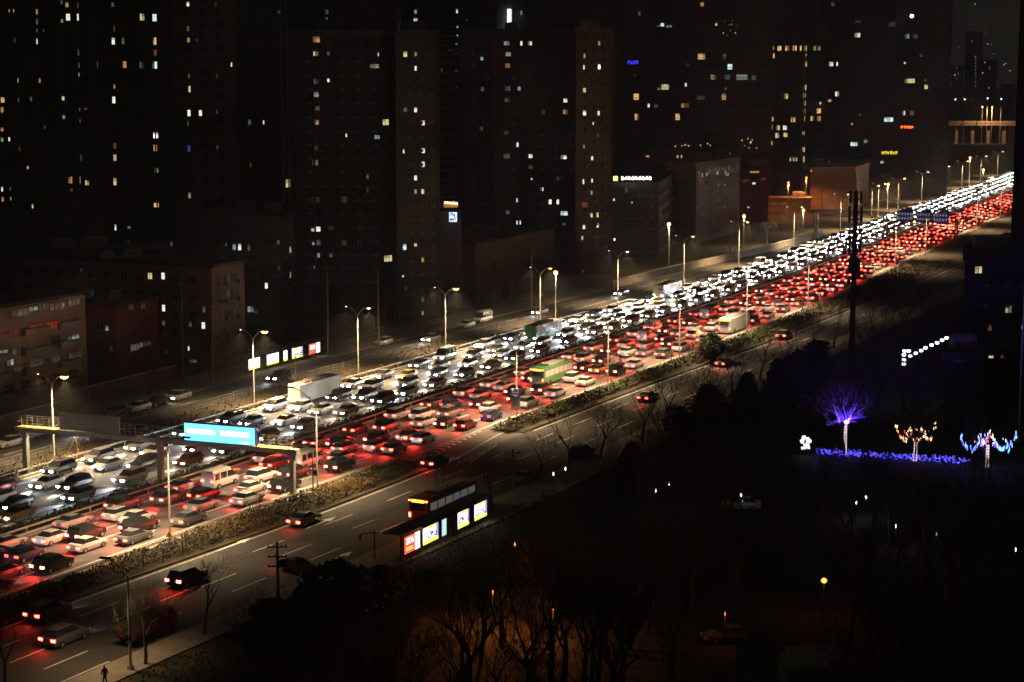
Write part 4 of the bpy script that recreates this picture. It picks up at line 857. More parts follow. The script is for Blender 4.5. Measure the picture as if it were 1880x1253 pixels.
for which, i, s, t in far_v[::2]:
    x, y = XY(s, t); ya = road_yaw(s) + (math.pi if which == 0 else 0); d = (-math.sin(ya), math.cos(ya))
    if which == 0: spot('headlight_beam', far, (x+d[0]*2.6, y+d[1]*2.6, .75), (d[0], d[1], -.22), 2600, (.95,.93,.88), 62, .9, .25)
    else: spot('taillight_beam', far, (x-d[0]*2.6, y-d[1]*2.6, .9), (-d[0], -d[1], -.8), 800, (1,.04,.025), 112, .9, .3)
def single(kind, color, px, py, label, away=None, lit=False, tl_=True, yaw=None, s=None, t=None, power=900, red=0, name='car'):
    e = make_vehicle(kind, color, lit, tl_, None, label, name, front=not away, rear=bool(away))
    if px is not None: s, t = ST(*G(px, py))
    (leaving if away else oncoming)(e, s, t)
    if yaw is not None: e.rotation_euler.z = yaw
    if lit: beam(e, kind, power, red)
    return e
# parked along the far kerb
single('sedan','white',18,820,'white sedan with glowing headlights parked at the left edge under the gantry', name='parked_car')
single('suv','white',62,803,'white crossover parked behind the first white sedan at the left edge', name='parked_car')
single('sedan','black',212,764,'black sedan parked first in the row by the street wall', name='parked_car')
single('sedan','white',253,755,'white sedan parked by the faded wall panels', name='parked_car')
single('sedan','black',288,745,'black sedan parked right of the white sedan by the wall', name='parked_car')
single('sedan','silver',322,734,'silver sedan parked last in the row before the side street', name='parked_car')
single('hatchback','white',704,634,'white hatchback parked alone by a lamp beyond the far bus shelter', name='parked_car')
single('suv','black',795,613,'black car parked between the white hatchback and the white sedan', name='parked_car')
single('sedan','white',856,602,'white sedan parked in front of the white van', name='parked_car')
single('van','white',886,592,'white minibus van parked on the far kerb', name='parked_van')
single('suv','white',1845,438,'pale car parked in the yard at the right edge above the trees', name='parked_car', yaw=1.3)
# moving on the far service road
for s, k, lb in ((196,.35,'car with headlights on the far service road, passing behind the gantry'),(243,.3,'car with headlights on the far service road, before the far bus shelter'),(292,.32,'car with headlights on the far service road, in front of the white hatchback'),(335,.35,'car with headlights on the far service road, passing the parked van'),(372,.2,'car with headlights alone on the wide far service lane, under a pale lamp'),(150,.4,'car with headlights at the lower left end of the far service road'),(222,.78,'car with headlights close to the row of parked cars')):
    single(random.choice(('sedan','suv')), random.choice(('white','silver','black')), None, None, lb, s=s, t=LI(s)*(1-k)+LO(s)*k, lit=True, power=600)
# side road, near
for px, py, lb in ((90,1135,'car with red tail lights beside the lower left end of the hedge'),(345,1072,'car with red tail lights beside the bare tree on the side road'),(560,962,'car with red tail lights on the side road below the gantry column'),(800,855,'car with red tail lights pulling into the slip road towards the highway'),(120,1180,'car with red tail lights second from the lower left corner of the side road'),
                   (1190,735,'car with red tail lights half hidden behind bare trees on the side road'),(1330,672,'car with red tail lights deep among the trees on the side road'),(1440,622,'car with red tail lights farthest among the trees, near the phone mast')):
    single('sedan' if px % 3 else 'suv', 'black' if px % 2 else 'grey', px, py, lb, away=True, lit=True, power=90, red=150)
single('sedan','black',548,1052,'dark car turning off the side road towards the trees, brake and amber lights lit', away=True, lit=True, power=120, red=60, yaw=-2.3)
single('suv','black',1068,840,'black car parked under the bare trees at the kerb, with small white glints', away=True, name='parked_car')
single('sedan','grey',965,885,'grey car parked at the kerb beyond the second near bus shelter', away=True, name='parked_car')
single('suv','grey',1240,765,'dark car parked under the trees left of the black thicket', away=True, name='parked_car')
single('sedan','white',1360,935,'pale blue-lit car parked among the trees in the dark park', name='parked_car', yaw=1.4)
single('sedan','grey',1338,1178,'dark car with an orange-lit tail near the bottom edge', name='parked_car', yaw=1.75)
# bus at the stop
def bus(x, y, yaw, label='city bus with an orange lit tail, stopping beside the near bus shelters', paint=None, rear=True):
    e = empty('bus', label, 'bus', (x,y,.03), yaw)
    L, W, Hh = 11.5, 2.5, 3.0
    b = MB(); b.prism([(-W/2,-L/2+.1),(-W/2+.15,-L/2),(W/2-.15,-L/2),(W/2,-L/2+.1),(W/2,L/2-.2),(W/2-.2,L/2),(-W/2+.2,L/2),(-W/2,L/2-.2)], .35, Hh); b.build('body', paint or mat('bus_paint',(.35,.1,.03),.35), e)
    b = MB(); b.box(0,-.4,Hh+.15,1.6,5,.3); b.box(0,3,Hh+.1,1.2,1.4,.2); b.build('roof_unit', concrete, e)
    for sx in (-1,1):
        for i in range(6):
            b = MB(); b.box(sx*(W/2+.005),-4.4+i*1.75,2.0,.03,1.5,.95); b.build('window', wmat('d',0), e)
        for y_ in (-3.3,3.6): b = MB(); b.tube([(sx*(W/2-.25),y_,.48),(sx*(W/2+.02),y_,.48)],.48,12); b.build('wheel', rubber, e)
        b = MB(); b.box(sx*1.05,-L/2-.02,1.1,.25,.08,.5); b.build('taillight', tail_on if rear else tail_off, e)
        b = MB(); b.box(sx*.95,L/2+.0,.75,.4,.08,.2); b.build('headlight', head_off if rear else head_on, e)
        b = MB(); b.box(sx*1.05,-L/2-.02,2.75,.3,.08,.12); b.build('marker_lamp', amber, e) if rear else None
    b = MB(); b.box(0,-L/2-.02,2.1,1.7,.05,.8); b.build('rear_window', glass_m, e)
    b = MB(); b.box(0,-L/2-.03,2.72,1.5,.06,.28); b.build('destination_display', emit('bus_display',(1,.3,.03),6), e)
    if rear: spot('taillight_beam', e, (0,-L/2-.3,1.5), (0,-1,-.6), 260, (1,.16,.03), 130, .6, .4)
    else: spot('headlight_beam', e, (0,L/2+.2,.8), (0,1,-.22), 1500, (1,.84,.62), 62, .9, .25)
s_, t_ = ST(*G(770,966)); s_ += 5.9; t_ = -94.6; print('bus', s_); bus(*XY(s_, t_), road_yaw(s_))
bw = mat('bus_white',(.5,.5,.48),.4); bg_ = mat('bus_green',(.06,.2,.1),.4)
for (wh, k, s_), lb in zip(bus_spots, ('green bus in the middle of the red tail light lanes','white bus in the outer lane of red tail lights, farther up the road','white bus among the headlights, beside the far verge','green bus among the headlights in the middle of the carriageway','white bus among the headlights, farthest of the three')):
    if wh: t_ = off(MR,.7)(s_)*(1-k)+off(RL,-2.2)(s_)*k
    else: t_ = off(LL,.7)(s_)*(1-k)+off(ML,-.7)(s_)*k
    bus(*XY(s_, t_), road_yaw(s_)+(0 if wh else math.pi), lb, bg_ if 'green' in lb else bw, bool(wh))
# loaded truck
x, y = XY(124.5,-96.9); e = empty('truck', 'small red flatbed truck heaped with cut branches, parked in the lower left', 'truck', (x,y,.02), road_yaw(124))
red_t = mat('truck_red', (.22,.035,.025), .5)
b = MB(); b.box(0,-.7,.85,2.1,4.6,.12); b.build('flatbed', dark_m, e)
for px_, py_, w_, l_ in ((-1.05,-.7,.06,4.6),(1.05,-.7,.06,4.6),(0,-3.0,2.1,.06)): 
    b = MB(); b.box(px_,py_,1.2,w_,l_,.6); n = int(max(w_,l_)/.45)
    for i in range(n): b.box(px_+(0 if w_<1 else (-.9+i*.45)), py_+(0 if l_<1 else (-2.1+i*.45)), 1.2, w_+.05 if w_<1 else .06, l_+.05 if l_<1 else .06, .6)
    b.build('side_board', red_t, e)
b = MB(); b.prism([(-1.0,1.75),(1.0,1.75),(1.0,3.2),(.85,3.4),(-.85,3.4),(-1.0,3.2)],.5,1.5); b.add([(-1,1.75,1.5),(1,1.75,1.5),(1,3.25,1.5),(-1,3.25,1.5),(-.9,1.8,2.25),(.9,1.8,2.25),(.85,2.8,2.25),(-.85,2.8,2.25)],[(0,1,5,4),(1,2,6,5),(2,3,7,6),(3,0,4,7),(4,5,6,7)]); cb = b.build('cab', red_t, e)
b = MB(); b.add([(-.85,3.22,1.58),(.85,3.22,1.58),(.78,2.88,2.15),(-.78,2.88,2.15)],[(0,1,2,3)]); b.build('windscreen', glass_m, cb).location.y = .04
for sx in (-1,1):
    for yy in (-1.9,2.4): b = MB(); b.tube([(sx*.8,yy,.42),(sx*1.05,yy,.42)],.42,10); b.build('wheel', rubber, e)
b = MB(); rr2 = random.Random(9)
for i in range(5200):
    a = rr2.uniform(-1,1); c = rr2.uniform(-1,1); q = (1-a*a*.6)*(1-c*c*.5); x_, y_, z_ = a*1.15, -.8+c*2.7, 1.2+1.35*q*rr2.random()**.35; l = rr2.uniform(.15,.45); an = rr2.random()*6.28; ez = rr2.uniform(-.5,1)
    b.m = 1 if (a < .2 and rr2.random()<.5) else 0
    b.add([(x_,y_,z_),(x_+.05*math.sin(an),y_+.05*math.cos(an),z_+.04),(x_+l*math.cos(an),y_+l*math.sin(an),z_+l*.5*ez)],[(0,1,2)])
tag(b.build('branch_heap', [hedge_m, dry_m]), 'heap of cut yellow-brown branches piled on the flatbed truck', 'branches')
o = bpy.data.objects['branch_heap']; o.location = e.location; o.rotation_euler = e.rotation_euler

# ------------------------------------------------------------------ trees
def grow(seed, h, spread=.55, levels=5, twigs=5):
    rr = random.Random(seed); tr = MB(); cr = MB()
    def seg(p, d, L, r, lv):
        d = d.normalized(); pts = [p]; rs = [r]
        n = 3 if lv < 2 else 2
        for i in range(n):
            d2 = (d + Vector((rr.uniform(-.16,.16), rr.uniform(-.16,.16), rr.uniform(-.02,.12)))).normalized(); p = p + d2*L/n; d = d2; pts.append(p); rs.append(r*(1-(i+1)/n*.38))
        (tr if lv == 0 else cr).tube(pts, rs, 6 if lv == 0 else (4 if lv < 3 else 3), cap=False)
        if lv >= levels:
            for _ in range(twigs):
                q = pts[rr.randint(0,len(pts)-1)]; dd = (d + Vector((rr.uniform(-1,1),rr.uniform(-1,1),rr.uniform(-.3,.8)))).normalized()*L*rr.uniform(.5,1.1); sd = Vector((-dd.y, dd.x, .01)).normalized()*max(.013, r*.5)
                cr.add([tuple(q-sd), tuple(q+sd), tuple(q+dd)], [(0,1,2)])
            return
        nb = rr.choice((2,3,3)) if lv else rr.choice((3,4))
        for k in range(nb):
            an = 6.283*(k+rr.random()*.6)/nb; sp = spread*rr.uniform(.6,1.25)
            dd = (d*math.cos(sp) + Vector((math.cos(an), math.sin(an), .1))*math.sin(sp)); q = pts[-1] if k or lv == 0 and rr.random()<.6 else pts[-2]
            seg(q, dd, L*rr.uniform(.62,.85), rs[-1]*rr.uniform(.62,.8), lv+1)
        if lv == 0: pass
    seg(Vector((0,0,0)), Vector((0,0,1)), h*.32, h*.024, 0)
    return tr, cr
bank = []
for i in range(7):
    tr, cr = grow(100+i, 8.0, (.5,.6,.42,.7,.5,.62,.48)[i], 5 if i < 4 else 5, 5)
    a = tr.build('trunk', bark); c = cr.build('crown', twig_m); bank.append((a.data, c.data)); bpy.data.objects.remove(a); bpy.data.objects.remove(c)
def tree(x, y, h, label, i=None, group=None, name='bare_tree', z=0, rz=None):
    i = random.randrange(7) if i is None else i; e = empty(name, label, 'tree', (x,y,z), random.random()*6.28 if rz is None else rz, group)
    for nm, d in zip(('trunk','crown'), bank[i]): o = bpy.data.objects.new(nm, d); C.objects.link(o); o.parent = e
    e.scale = (h/8.0,)*3; return e
tree(*G(267,1222), 7.6, 'bare tree standing before the loaded truck in the lower left', 0)
tree(*G(375,1168), 8.2, 'bare tree right of the loaded truck, by the kerb', 1)
tree(*G(8,1262), 6.8, 'bare tree cut by the left edge at the bottom', 2)
tree(*G(1102,842), 8.6, 'slender bare tree with a fan-shaped crown on the side road kerb, below the second lamp', 3)
tree(*G(1046,858), 8.0, 'bare tree leaning left of the fan-shaped one, over the parked black car', 4)
tree(*G(990,880), 6.5, 'small bare tree beyond the second near bus shelter', 5)
tree(*G(1180,815), 9, 'bare tree at the edge of the dark park, right of the fan-shaped tree', 6)
tree(*G(1225,790), 9.5, 'tall bare tree in front of the rail lamp at the start of the thicket', 0)
tree(*G(815,945), 6.5, 'bare tree behind the gap of the two near shelters', 2)
for px, py, h in ((905,940,7),(1290,760,9),(1345,730,9),(1395,700,9),(1440,690,9),(1490,660,9),(1530,640,9),(1600,610,8),(1640,590,8),(1690,570,8)):
    tree(*G(px,py), h, 'bare tree in the dark belt between the side road and the park', None, 'bare trees in the belt along the side road')
# woodland of the dark park
def in_clear(x, y):
    for px, py, r in ((1550,835,9),(1680,845,7),(1812,857,7),(940,1165,9),(1511,1120,4),(1360,935,5),(1338,1178,6)):
        gx_, gy_ = G(px,py)
        if abs(y-gy_) < r*1.3 and abs(x-gx_) < r*.8: return True
        if gy_-34 < y < gy_ and abs(x-gx_) < r*.55 and px in (1550,1680,1812): return True
    return False
rr = random.Random(21); n = 0
while n < 170:
    s = rr.uniform(108, 330); t = rr.uniform(RO(s)+6, -10)
    x, y = XY(s, t)
    pxx = x/(y*CP+50*SP)*F+940
    if pxx > 1900 or pxx < 330 or y < 118 or in_clear(x,y): continue
    if t < RO(s)+9 and rr.random() < .5: continue
    if s < 185 and t < RO(s)+(20 if 130 < s else 12): continue
    tree(x, y, rr.uniform(7,11.5), 'bare tree in the unlit park woodland', None, 'bare trees of the unlit park'); n += 1
for i in range(26):
    s = rr.uniform(205, 420); x, y = XY(s, rr.uniform(-185,-171) if s < 380 else rr.uniform(-180,-164))
    tree(x, y, rr.uniform(6,9), 'dark bare tree in the strip between the far pavement and the houses', None, 'bare trees before the far houses')
for i in range(24):
    x, y = G(rr.uniform(1150,1700), rr.uniform(395,470)); s, t = ST(x,y)
    if t > LO(s)-3: continue
    tree(x, y, rr.uniform(6,10), 'small far bare tree beyond the concrete wall', None, 'far bare trees beyond the concrete wall')
rr = random.Random(77)
for i in range(26):
    px = rr.uniform(820,1160); x, y = G(px, rr.uniform(1175,1330)); tree(x, y, rr.uniform(8,13), 'tall bare tree silhouetted against the orange courtyard', None, 'bare trees round the orange courtyard')
# evergreens
def conifer(seed, h, r, n=1500, shape='cone'):
    rr = random.Random(seed); t_ = MB(); t_.tube([(0,0,0),(0,0,h*.9)],[r*.12,.03],6); c_ = MB()
    for i in range(n):
        k = rr.random()**.8; z = h*.12+h*.88*k; rad = r*(1-k)**.75 if shape == 'cone' else r*math.sqrt(max(0,1-(2*k-1)**2))*(.85+.3*math.sin(k*9+seed))
        a = rr.random()*6.28; q = rad*rr.random()**.4*(1+.18*math.sin(a*4+k*15)); x, y = q*math.cos(a), q*math.sin(a); l = rr.uniform(.2,.55)*max(.5,r/2.2); b_ = rr.random()*6.28; e_ = rr.uniform(-.6,.5)
        c_.add([(x,y,z),(x+.12*math.sin(b_)*l*3,y-.12*math.cos(b_)*l*3,z+.1),(x+l*math.cos(b_),y+l*math.sin(b_),z+l*e_),(x+l*.4*math.cos(b_+.6),y+l*.4*math.sin(b_+.6),z+l*.5)],[(0,1,2,3)])
    return t_, c_
def evergreen(x, y, h, r, label, seed, shape='cone', name='cypress', n=1500, group=None):
    e = empty(name, label, 'tree', (x,y,0), 0, group); a, b = conifer(seed, h, r, n, shape); a.build('trunk', bark, e); b.build('crown', pine_m, e); return e
evergreen(*G(908,560), 9, 2.0, 'dark cypress in front of the long brown hall', 1)
evergreen(*G(890,575), 5.5, 2.6, 'broad dark bush left of the cypress by the hall', 2, 'round', 'evergreen_bush')
x, y = G(1306,668); evergreen(x, y, 5.2, 2.6, 'round dark evergreen bush breaking the line of the highway rail', 3, 'round', 'evergreen_bush', 2600)
for i, (px, py, h, r) in enumerate(((1425,760,8,3),(1465,740,8,3),(1300,800,7,3),(1370,790,8,3.4),(1500,720,8,3),(1250,860,7,3),(1160,905,6,3),(620,1150,6,3.2),(700,1130,4.5,3),(560,1180,5,3.1),(500,1210,5,3),(800,1110,3,2.5),(640,1100,3,2.5))):
    evergreen(*G(px,py), h, r, 'dark evergreen shrub in the thicket along the near pavement', 20+i, 'round' if i % 3 else 'cone', 'evergreen_bush', 1900, 'evergreen shrubs of the near thicket')
# young tree with props on the left verge
for px, py, lb in ((140,835,'young staked tree with wrapped trunk on the verge under the gantry'),(215,812,'second young staked tree on the verge, right of the wrapped one')):
    x, y = G(px,py); e = tree(x, y, 5, lb, 5, None, 'staked_tree'); b = MB()
    for a in range(3): b.tube([(2.0*math.cos(a*2.1),2.0*math.sin(a*2.1),0),(0,0,3.6)],.05,5)
    b.build('stake', mat('stake_wood',(.3,.2,.12),.8), e)

# ------------------------------------------------------------------ utility poles with wires
def upole(px, py, top, label, cross=2, lean=0, m=None, tf=False):
    x, y = G(px, py); h = WZ(top, y); e = empty('utility_pole', label, 'utility pole', (x,y,0)); b = MB(); b.tube([(0,0,0),(lean,0,h)],[.19,.11],8); b.build('pole', m or wood_m, e)
    for i in range(cross):
        b = MB(); b.box(lean,0,h-.5-i*.9,1.8,.1,.1); [b.box(lean+q,0,h-.38-i*.9,.08,.08,.18) for q in (-.8,-.3,.4,.8)]; b.build('crossarm', dark_m, e)
    if tf: b = MB(); b.box(.5,0,h-2,.7,.5,.6); b.build('transformer', dark_m, e)
    return (x+lean, y, h-.3)
pa = upole(512,1152,995,'concrete utility pole with cross-arms in the lower middle thicket',3,0,None,True)
pb = upole(942,905,825,'dark utility pole with cross-arms beyond the second near bus shelter',2)
upole(337,700,520,'tall bare concrete pole beside the brown corner block',0); upole(392,713,562,'thin pole with a small box by the far pavement',1); upole(603,655,500,'tall leaning-braced pole at the end of the far bus shelter',1,0,None); upole(695,640,500,'thin concrete pole behind the white hatchback',0)
upole(976,572,455,'pole with a cross-arm before the brown hall',1); upole(1228,498,420,'pole behind the concrete wall',0); upole(1340,478,400,'first of two poles at the end of the concrete wall',0); upole(1508,400,345,'double-armed far pole before the orange warehouse',2); upole(1380,1100,1000,'thin unlit pole in the dark park',0) if False else None
pc = upole(1692,1102,970,'tall thin pole standing in the dark lower right',0); upole(1738,1105,1010,'shorter thin pole right of the tall one in the dark lower right',0)
w_ = MB()
def wire(a, b, sag=1.2, n=12):
    pts = [(a[0]+(b[0]-a[0])*k/n, a[1]+(b[1]-a[1])*k/n, a[2]+(b[2]-a[2])*k/n-sag*4*(k/n)*(1-k/n)) for k in range(n+1)]; w_.tube(pts, .018, 3, False)
pz = (*XY(70,-101), 9.5)
for d in (-.7,0,.7):
    wire((pa[0]+d,pa[1],pa[2]), (pb[0]+d,pb[1],pb[2])); wire((pa[0]+d,pa[1],pa[2]), (pz[0]+d,pz[1],pz[2])); wire((pb[0]+d,pb[1],pb[2]), (*XY(270,-92),9.5))
tag(w_.build('overhead_wires', dark_m), 'sagging overhead wires running along the near side of the side road', 'wires')

# ------------------------------------------------------------------ phone mast
x, y = G(1562,700); e = empty('phone_mast', 'tall black phone mast crowded with antennas, standing before the highway', 'mast', (x,y,0)); h = WZ(352,y)
b = MB(); b.tube([(0,0,0),(0,0,h*.5),(0,0,h)],[.5,.45,.36],10); b.tube([(0,0,h),(0,0,h+2.2)],.05,5); b.build('pole', mat('mast_black',(.02,.02,.022),.7), e); blk = MATS['mast_black']
for zz, r in ((h-1.3,1.0),(h-4.4,1.05),(h-9.5,.95)):
    b = MB(); b.tube([(r*math.cos(a*.785),r*math.sin(a*.785),zz) for a in range(9)],.06,5); b.tube([(r*math.cos(a*.785),r*math.sin(a*.785),zz+1.2) for a in range(9)],.04,5)
    for a in range(4): b.bar((0,0,zz),(r*math.cos(a*1.57),r*math.sin(a*1.57),zz),.08)
    b.build('platform', blk, e)
rr = random.Random(12)
for zz, r, n_, hh in ((h-1.2,1.0,6,2.0),(h-4.0,1.1,6,2.6),(h-9.2,1.0,6,2.4),(h-12.2,.85,4,2.6)):
    for i in range(n_):
        a = 6.283*i/n_+.3; b = MB(); b.box(r*math.cos(a),r*math.sin(a),zz+.3,.34,.2,hh*rr.uniform(.8,1.1),a+1.57); b.build('antenna', blk, e)
for zz in (h-6.5,h-13.5,h-16.0):
    b = MB(); b.box(.75,-.3,zz,.6,.5,1.1); b.build('equipment_box', blk, e); b = MB(); b.box(-.8,-.2,zz-1,.45,.5,.9); b.build('equipment_box', blk, e)
b = MB()
for i in range(int(h/.6)): b.box(.72,-.25,i*.6+.4,.4,.04,.04)
b.box(.55,-.25,h/2,.04,.04,h); b.box(.92,-.25,h/2,.04,.04,h); b.build('ladder', blk, e)
b = MB(); b.box(-1.7,0,h-9.9,.5,.3,.5); b.bar((-.4,0,h-9.9),(-1.6,0,h-9.9),.07); b.build('dish', blk, e)

# ------------------------------------------------------------------ park lights
blueL = emit('led_blue', (.09,.07,1), 5); pinkL = emit('led_pink_white', (1,.72,.8), 1.6); whiteL = emit('led_white', (.85,.93,1), 6); goldL = emit('led_gold', (1,.75,.3), 2.0); redL = emit('led_red', (1,.08,.04), 2.0); skyL = emit('led_sky', (.12,.4,1), 3.0)
def wrapped(px, py, h, label, i, wrap_h, mm):
    x, y = G(px,py); t_ = tree(x, y, h, label, i, None, 'bare_tree'); b = MB(); rr = random.Random(px)
    n_ = int(wrap_h/.2)
    for q in range(n_):
        z = .15+q*.2
        for a in range(5): an = a*1.256+q*.6; rd = .2-.05*z/wrap_h; b.box(rd*math.cos(an),rd*math.sin(an),z,.08,.07,.05,an)
    o = b.build('string_lights', mm, loc=(x,y,0)); return x, y, o
x, y, o = wrapped(1551,838,10.5,'bare tree lit violet from a blue lamp at its fork, trunk wrapped in pinkish lights',3,4.3,pinkL); tag(o,'pinkish white light string wound up the trunk below the blue lamp','string lights')
b = MB(); b.tube([(0,0,-.3),(0,0,0),(0,0,.3)],[.15,.42,.15],8); o = b.build('tree_lamp', emit('lamp_blue',(.10,.07,1),7), loc=(x,y-.5,4.7)); tag(o,'intense blue lamp fixed at the fork of the violet tree','lamp')
spot('lamp_light', o, (0,-.6,-.3), (0,.2,1), 6000, (.16,.06,1), 165, .5, .2)
b = MB(); rr = random.Random(31)
for i in range(34):                                   # added glowing specks that imitate branches lit by the blue lamp
    a = rr.uniform(-.35, math.pi+.35); q = rr.random()*6.28; L_ = rr.uniform(1.0,2.7); d_ = (math.cos(a), math.sin(q)*.6, math.sin(a)*.9)
    for j in range(int(L_/.28)): f_ = .45+j*.28; b.box(d_[0]*f_, d_[1]*f_, 4.8+d_[2]*f_, .05,.05,.05)
tag(b.build('string_lights', emit('branch_glow_violet',(.16,.06,1),2.2), loc=(x,y,0)), 'added violet glow specks fanning round the blue lamp, imitating its lit branches', 'string lights')
x, y, o = wrapped(1680,848,8,'bare tree hung with coloured light sticks, second of the lit trees',1,2.8,pinkL); tag(o,'light string wound up the trunk of the tree with coloured sticks','string lights')
def sticks(x, y, label, R_, z0, mats, n_, seed, drop=.7, side=0):
    b = MB(); rr = random.Random(seed)
    for i in range(n_):
        if side: k = rr.random(); dx = side*(.7+k*R_); dz = z0 + (k-.45)**2*7 + rr.uniform(-.1,.25); dy = rr.uniform(-1,1)
        else: dx = rr.gauss(0,.5)*R_; dz = z0+rr.uniform(-.9,1.4)*(1-abs(dx)/R_*.3); dy = rr.uniform(-1,1)
        b.m = rr.randrange(len(mats)); l_ = drop*rr.uniform(.4,1); b.box(dx,dy,dz-l_/2,.055,.055,l_*.8)
    return tag(b.build('string_lights', mats, loc=(x,y,0)), label, 'string lights')
for sd_, lb in ((-1,'gold and red light sticks on the second lit tree, side toward the violet tree'),(1,'gold and white light sticks on the second lit tree, side away from the violet tree')):
    sticks(x,y,lb,2.0,3.0,[goldL,redL,goldL,wmat('d',0),wmat('c',0)],46,3+sd_,.4,sd_)
sticks(x,y,'faint red and white light sticks at the heart of the second lit tree',1.3,3.6,[redL,pinkL,goldL,wmat('d',0)],26,8,.4)
x, y, o = wrapped(1812,860,8.5,'bare tree with blue icicle lights hung in two loops, rightmost of the lit trees',5,3.0,pinkL); tag(o,'light string wound up the trunk of the rightmost lit tree','string lights')
for sd_, lb in ((-1,'blue icicle lights looped on the rightmost lit tree, side toward the gold lit tree'),(1,'blue icicle lights looped on the rightmost lit tree, side nearest the picture edge')):
    sticks(x,y,lb,2.9,2.6,[skyL,skyL,blueL],44,4+sd_,.7,sd_)
sticks(x,y,'mixed red, gold and blue light sticks at the heart of the rightmost lit tree',1.5,3.6,[redL,goldL,skyL,whiteL,blueL],45,5,.55)
b = MB(); rr = random.Random(6)
x0, y0 = G(1500,836); x1, y1 = G(1778,853)
for i in range(460):
    k = rr.random(); b.box(x0+(x1-x0)*k, y0+(y1-y0)*k+rr.uniform(-1.1,1.1), .25+.6*rr.random(), .055,.055,.055)
tag(b.build('ground_lights', blueL), 'long carpet of blue lights on the ground joining the lit trees', 'ground lights')
x, y = G(1478,835); b = MB(); b.box(0,0,1.6,1.6,.3,2.2); o = b.build('light_box', dark_m, loc=(x,y,0)); tag(o,'small white light box standing left of the violet tree','light box'); b = MB()
for i in range(22): b.box(rr.uniform(-.6,.6),-.18,1.6+rr.uniform(-.9,.9),rr.uniform(.2,.5),.04,rr.uniform(.15,.4))
b.build('lit_panel', emit('panel_pale',(.85,1,.92),1.2), o)
for px, py in ((1824//1,0),):
    pass
pts_ = [(1658,652),(1659,645),(1659,661),(1659,669),(1667,645),(1670,654),(1680,649),(1690,644),(1698,639),(1709,634),(1719,630),(1728,625),(1736,621),(1745,617)]
for i, (px, py) in enumerate(pts_):
    Y = 262+i*1.2; x = WX(px,Y,5); z = WZ(py,Y); rr = random.Random(i); e = empty('lantern', 'white glowing lantern in the slanting row behind the park trees', 'lantern', (x,Y,z), 0, 'row of white lanterns behind the park')
    b = MB(); b.tube([(0,0,-.22),(0,0,-.1),(0,0,.15),(0,0,.22)],[.12,.3,.3,.14],8); b.build('lantern_glass', emit('lantern_white',(.75,.9,1),3.0), e); b = MB(); b.tube([(0,0,.2),(0,0,.35)],[.16,.05],6); b.tube([(0,.2,-z),(0,.2,.3)],.03,4); b.build('lantern_post', dark_m, e)
# small park lamps
def park_lamp(px, py, gy_, label, m, col, pw, r=.16):
    x, y = G(px, gy_); z = max(2.2, WZ(py, y)); e = empty('park_lamp', label, 'park lamp', (x,y,0)); b = MB(); b.tube([(0,0,0),(0,0,z)],[.06,.04],6); b.build('pole', dark_m, e)
    b = MB(); b.tube([(0,0,z-.1),(0,0,z+.1),(0,0,z+.3)],[r*.6,r,r*.5],8); b.build('lamp_glass', m, e)
    if pw: 
        l = bpy.data.lights.new('lamp_light','POINT'); l.energy = pw; l.color = col; l.shadow_soft_size = .2; lo = bpy.data.objects.new('lamp_light', l); C.objects.link(lo); lo.parent = e; lo.location = (0,-.5,z+.1)
OR = (1,.30,.05)
park_lamp(1511,1068,1135,'bright orange lamp alone in the dark lower right',lamp_far,OR,40,.3)
park_lamp(945,1002,1100,'small orange lamp high among the trunks, right of the near shelters',lamp_far,OR,14,.08)
park_lamp(905,1090,1165,'orange lamp hidden among trunks that lights the bottom courtyard',emit('orange_dim',OR,.5),OR,420,.06)
park_lamp(1015,1120,1175,'second orange courtyard lamp beside the green bin',emit('orange_dim',OR,.5),OR,140,.06)
park_lamp(1330,1130,1185,'faint orange lamp above the dark car at the bottom',emit('orange_dim',OR,.5),OR,22,.05)
for px, py, gy_, lb in ((1016,885,905,'white lamp dot low beyond the near shelters, left one'),(1038,874,895,'white lamp dot low beyond the near shelters, right one'),(1204,903,940,'white park lamp left of a close pair'),(1228,891,930,'white park lamp, upper one of a close pair'),(1360,915,945,'white park lamp over the pale parked car'),
                        (1571,933,960,'small white park lamp below the blue light carpet'),(1589,921,950,'bluish park lamp with a glow, right under the blue light carpet'),(1644,970,1005,'white park lamp above a lit slope'),(1863,1020,1050,'white lamp at the right edge of the dark park'),(1718,992,1020,'dim pinkish park lamp in the dark lower right')):
    park_lamp(px, py, gy_, lb, lamp_white if px != 1718 else emit('pink_dim',(1,.7,.7),.15), (.8,.9,1), 14 if px in (1589,1644) else 3, .085 if px not in (1589,) else .13)
# courtyard surface and bin
yard = MB(); yard.add([(*G(px,py), .008) for px, py in ((700,1290),(1230,1290),(1200,1130),(960,1075),(780,1110))],[(0,1,2,3,4)]); tag(yard.build('yard', mat('yard_paving',(.12,.1,.08),.9,noise=.7,scale=.9)), kind='structure')
x, y = G(1019,1138); b = MB(); e = empty('dumpster', 'green waste container in the orange courtyard among tree trunks', 'bin', (x,y,.01), .1)
b.add([(-.9,-.5,.15),(.9,-.5,.15),(.9,.5,.15),(-.9,.5,.15),(-1,-.6,1.5),(1,-.6,1.5),(1,.6,1.5),(-1,.6,1.5)],[(3,2,1,0),(4,5,6,7),(0,1,5,4),(1,2,6,5),(2,3,7,6),(3,0,4,7)]); b.build('body', mat('bin_green',(.05,.14,.04),.5), e)
b = MB(); b.box(0,0,1.58,2.1,1.3,.08); b.bar((-.8,-.6,1.7),(-.6,-.6,2.0),.06); b.bar((.8,-.6,1.7),(.95,-.6,1.95),.06); b.build('lid', mat('bin_lid',(.2,.18,.17),.5), e)
for sx in (-.8,.8): b = MB(); b.tube([(sx,-.4,.1),(sx+.08,-.4,.1)],.1,8); b.build('wheel', rubber, e)
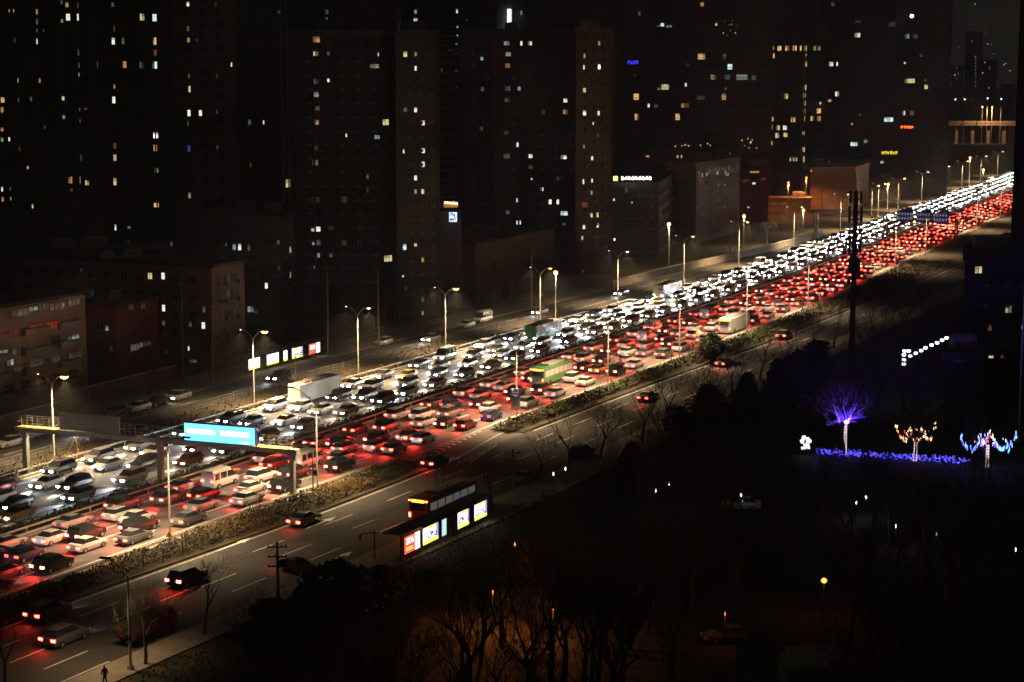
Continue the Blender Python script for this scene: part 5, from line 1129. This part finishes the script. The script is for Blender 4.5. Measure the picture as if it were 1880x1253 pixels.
# pedestrian at the bottom edge
x, y = G(193,1262); me = bpy.data.meshes.new('person')
J = {'pelvis':(0,0,.95,.15),'chest':(0,0,1.28,.17),'neck':(0,0,1.47,.07),'head':(0,.02,1.62,.105),'top':(0,.02,1.72,.08),'ls':(-.19,0,1.4,.075),'le':(-.24,.02,1.12,.055),'lh':(-.22,.1,.88,.042),'rs':(.19,0,1.4,.075),'re':(.24,-.04,1.12,.055),'rh':(.23,.04,.88,.042),'lk':(-.1,.12,.52,.075),'lf':(-.1,.05,.07,.055),'lt':(-.1,.2,.04,.04),'rk':(.1,-.02,.52,.075),'rf':(.1,-.22,.1,.055),'rt':(.1,-.08,.04,.04)}
nm = list(J); ed = [('pelvis','chest'),('chest','neck'),('neck','head'),('head','top'),('chest','ls'),('ls','le'),('le','lh'),('chest','rs'),('rs','re'),('re','rh'),('pelvis','lk'),('lk','lf'),('lf','lt'),('pelvis','rk'),('rk','rf'),('rf','rt')]
me.from_pydata([J[k][:3] for k in nm], [(nm.index(a),nm.index(b)) for a, b in ed], []); o = bpy.data.objects.new('person', me); C.objects.link(o); md = o.modifiers.new('skin','SKIN')
for i, k in enumerate(nm): me.skin_vertices[0].data[i].radius = (J[k][3],)*2; me.skin_vertices[0].data[i].use_root = (i == 0)
o.modifiers.new('sub','SUBSURF').levels = 2; o.modifiers['sub'].render_levels = 2; me.materials.append(mat('dark_clothes',(.02,.02,.022),.9)); o.location = (x,y,.14); o.rotation_euler = (0,0,.4)
tag(o, 'person in dark clothes walking on the pavement at the bottom left edge', 'person')
print('OBJECTS', len(bpy.data.objects), 'lights', len([o for o in bpy.data.objects if o.type == 'LIGHT']))

# ------------------------------------------------------------------ night haze over the town
hz = MB(); hz.box(200, 1200, 75, 2600, 2500, 154); ho = hz.build('haze', None); ho.data.materials.clear()
hm_ = bpy.data.materials.new('night_haze'); hm_.use_nodes = True; hn = hm_.node_tree; hn.nodes.remove(hn.nodes['Principled BSDF'])
pv = hn.nodes.new('ShaderNodeVolumePrincipled'); pv.inputs['Color'].default_value = (.9,.88,.85,1); pv.inputs['Density'].default_value = .0003; pv.inputs['Anisotropy'].default_value = .3
hn.links.new(pv.outputs[0], hn.nodes['Material Output'].inputs['Volume']); ho.data.materials.append(hm_); tag(ho, kind='stuff')
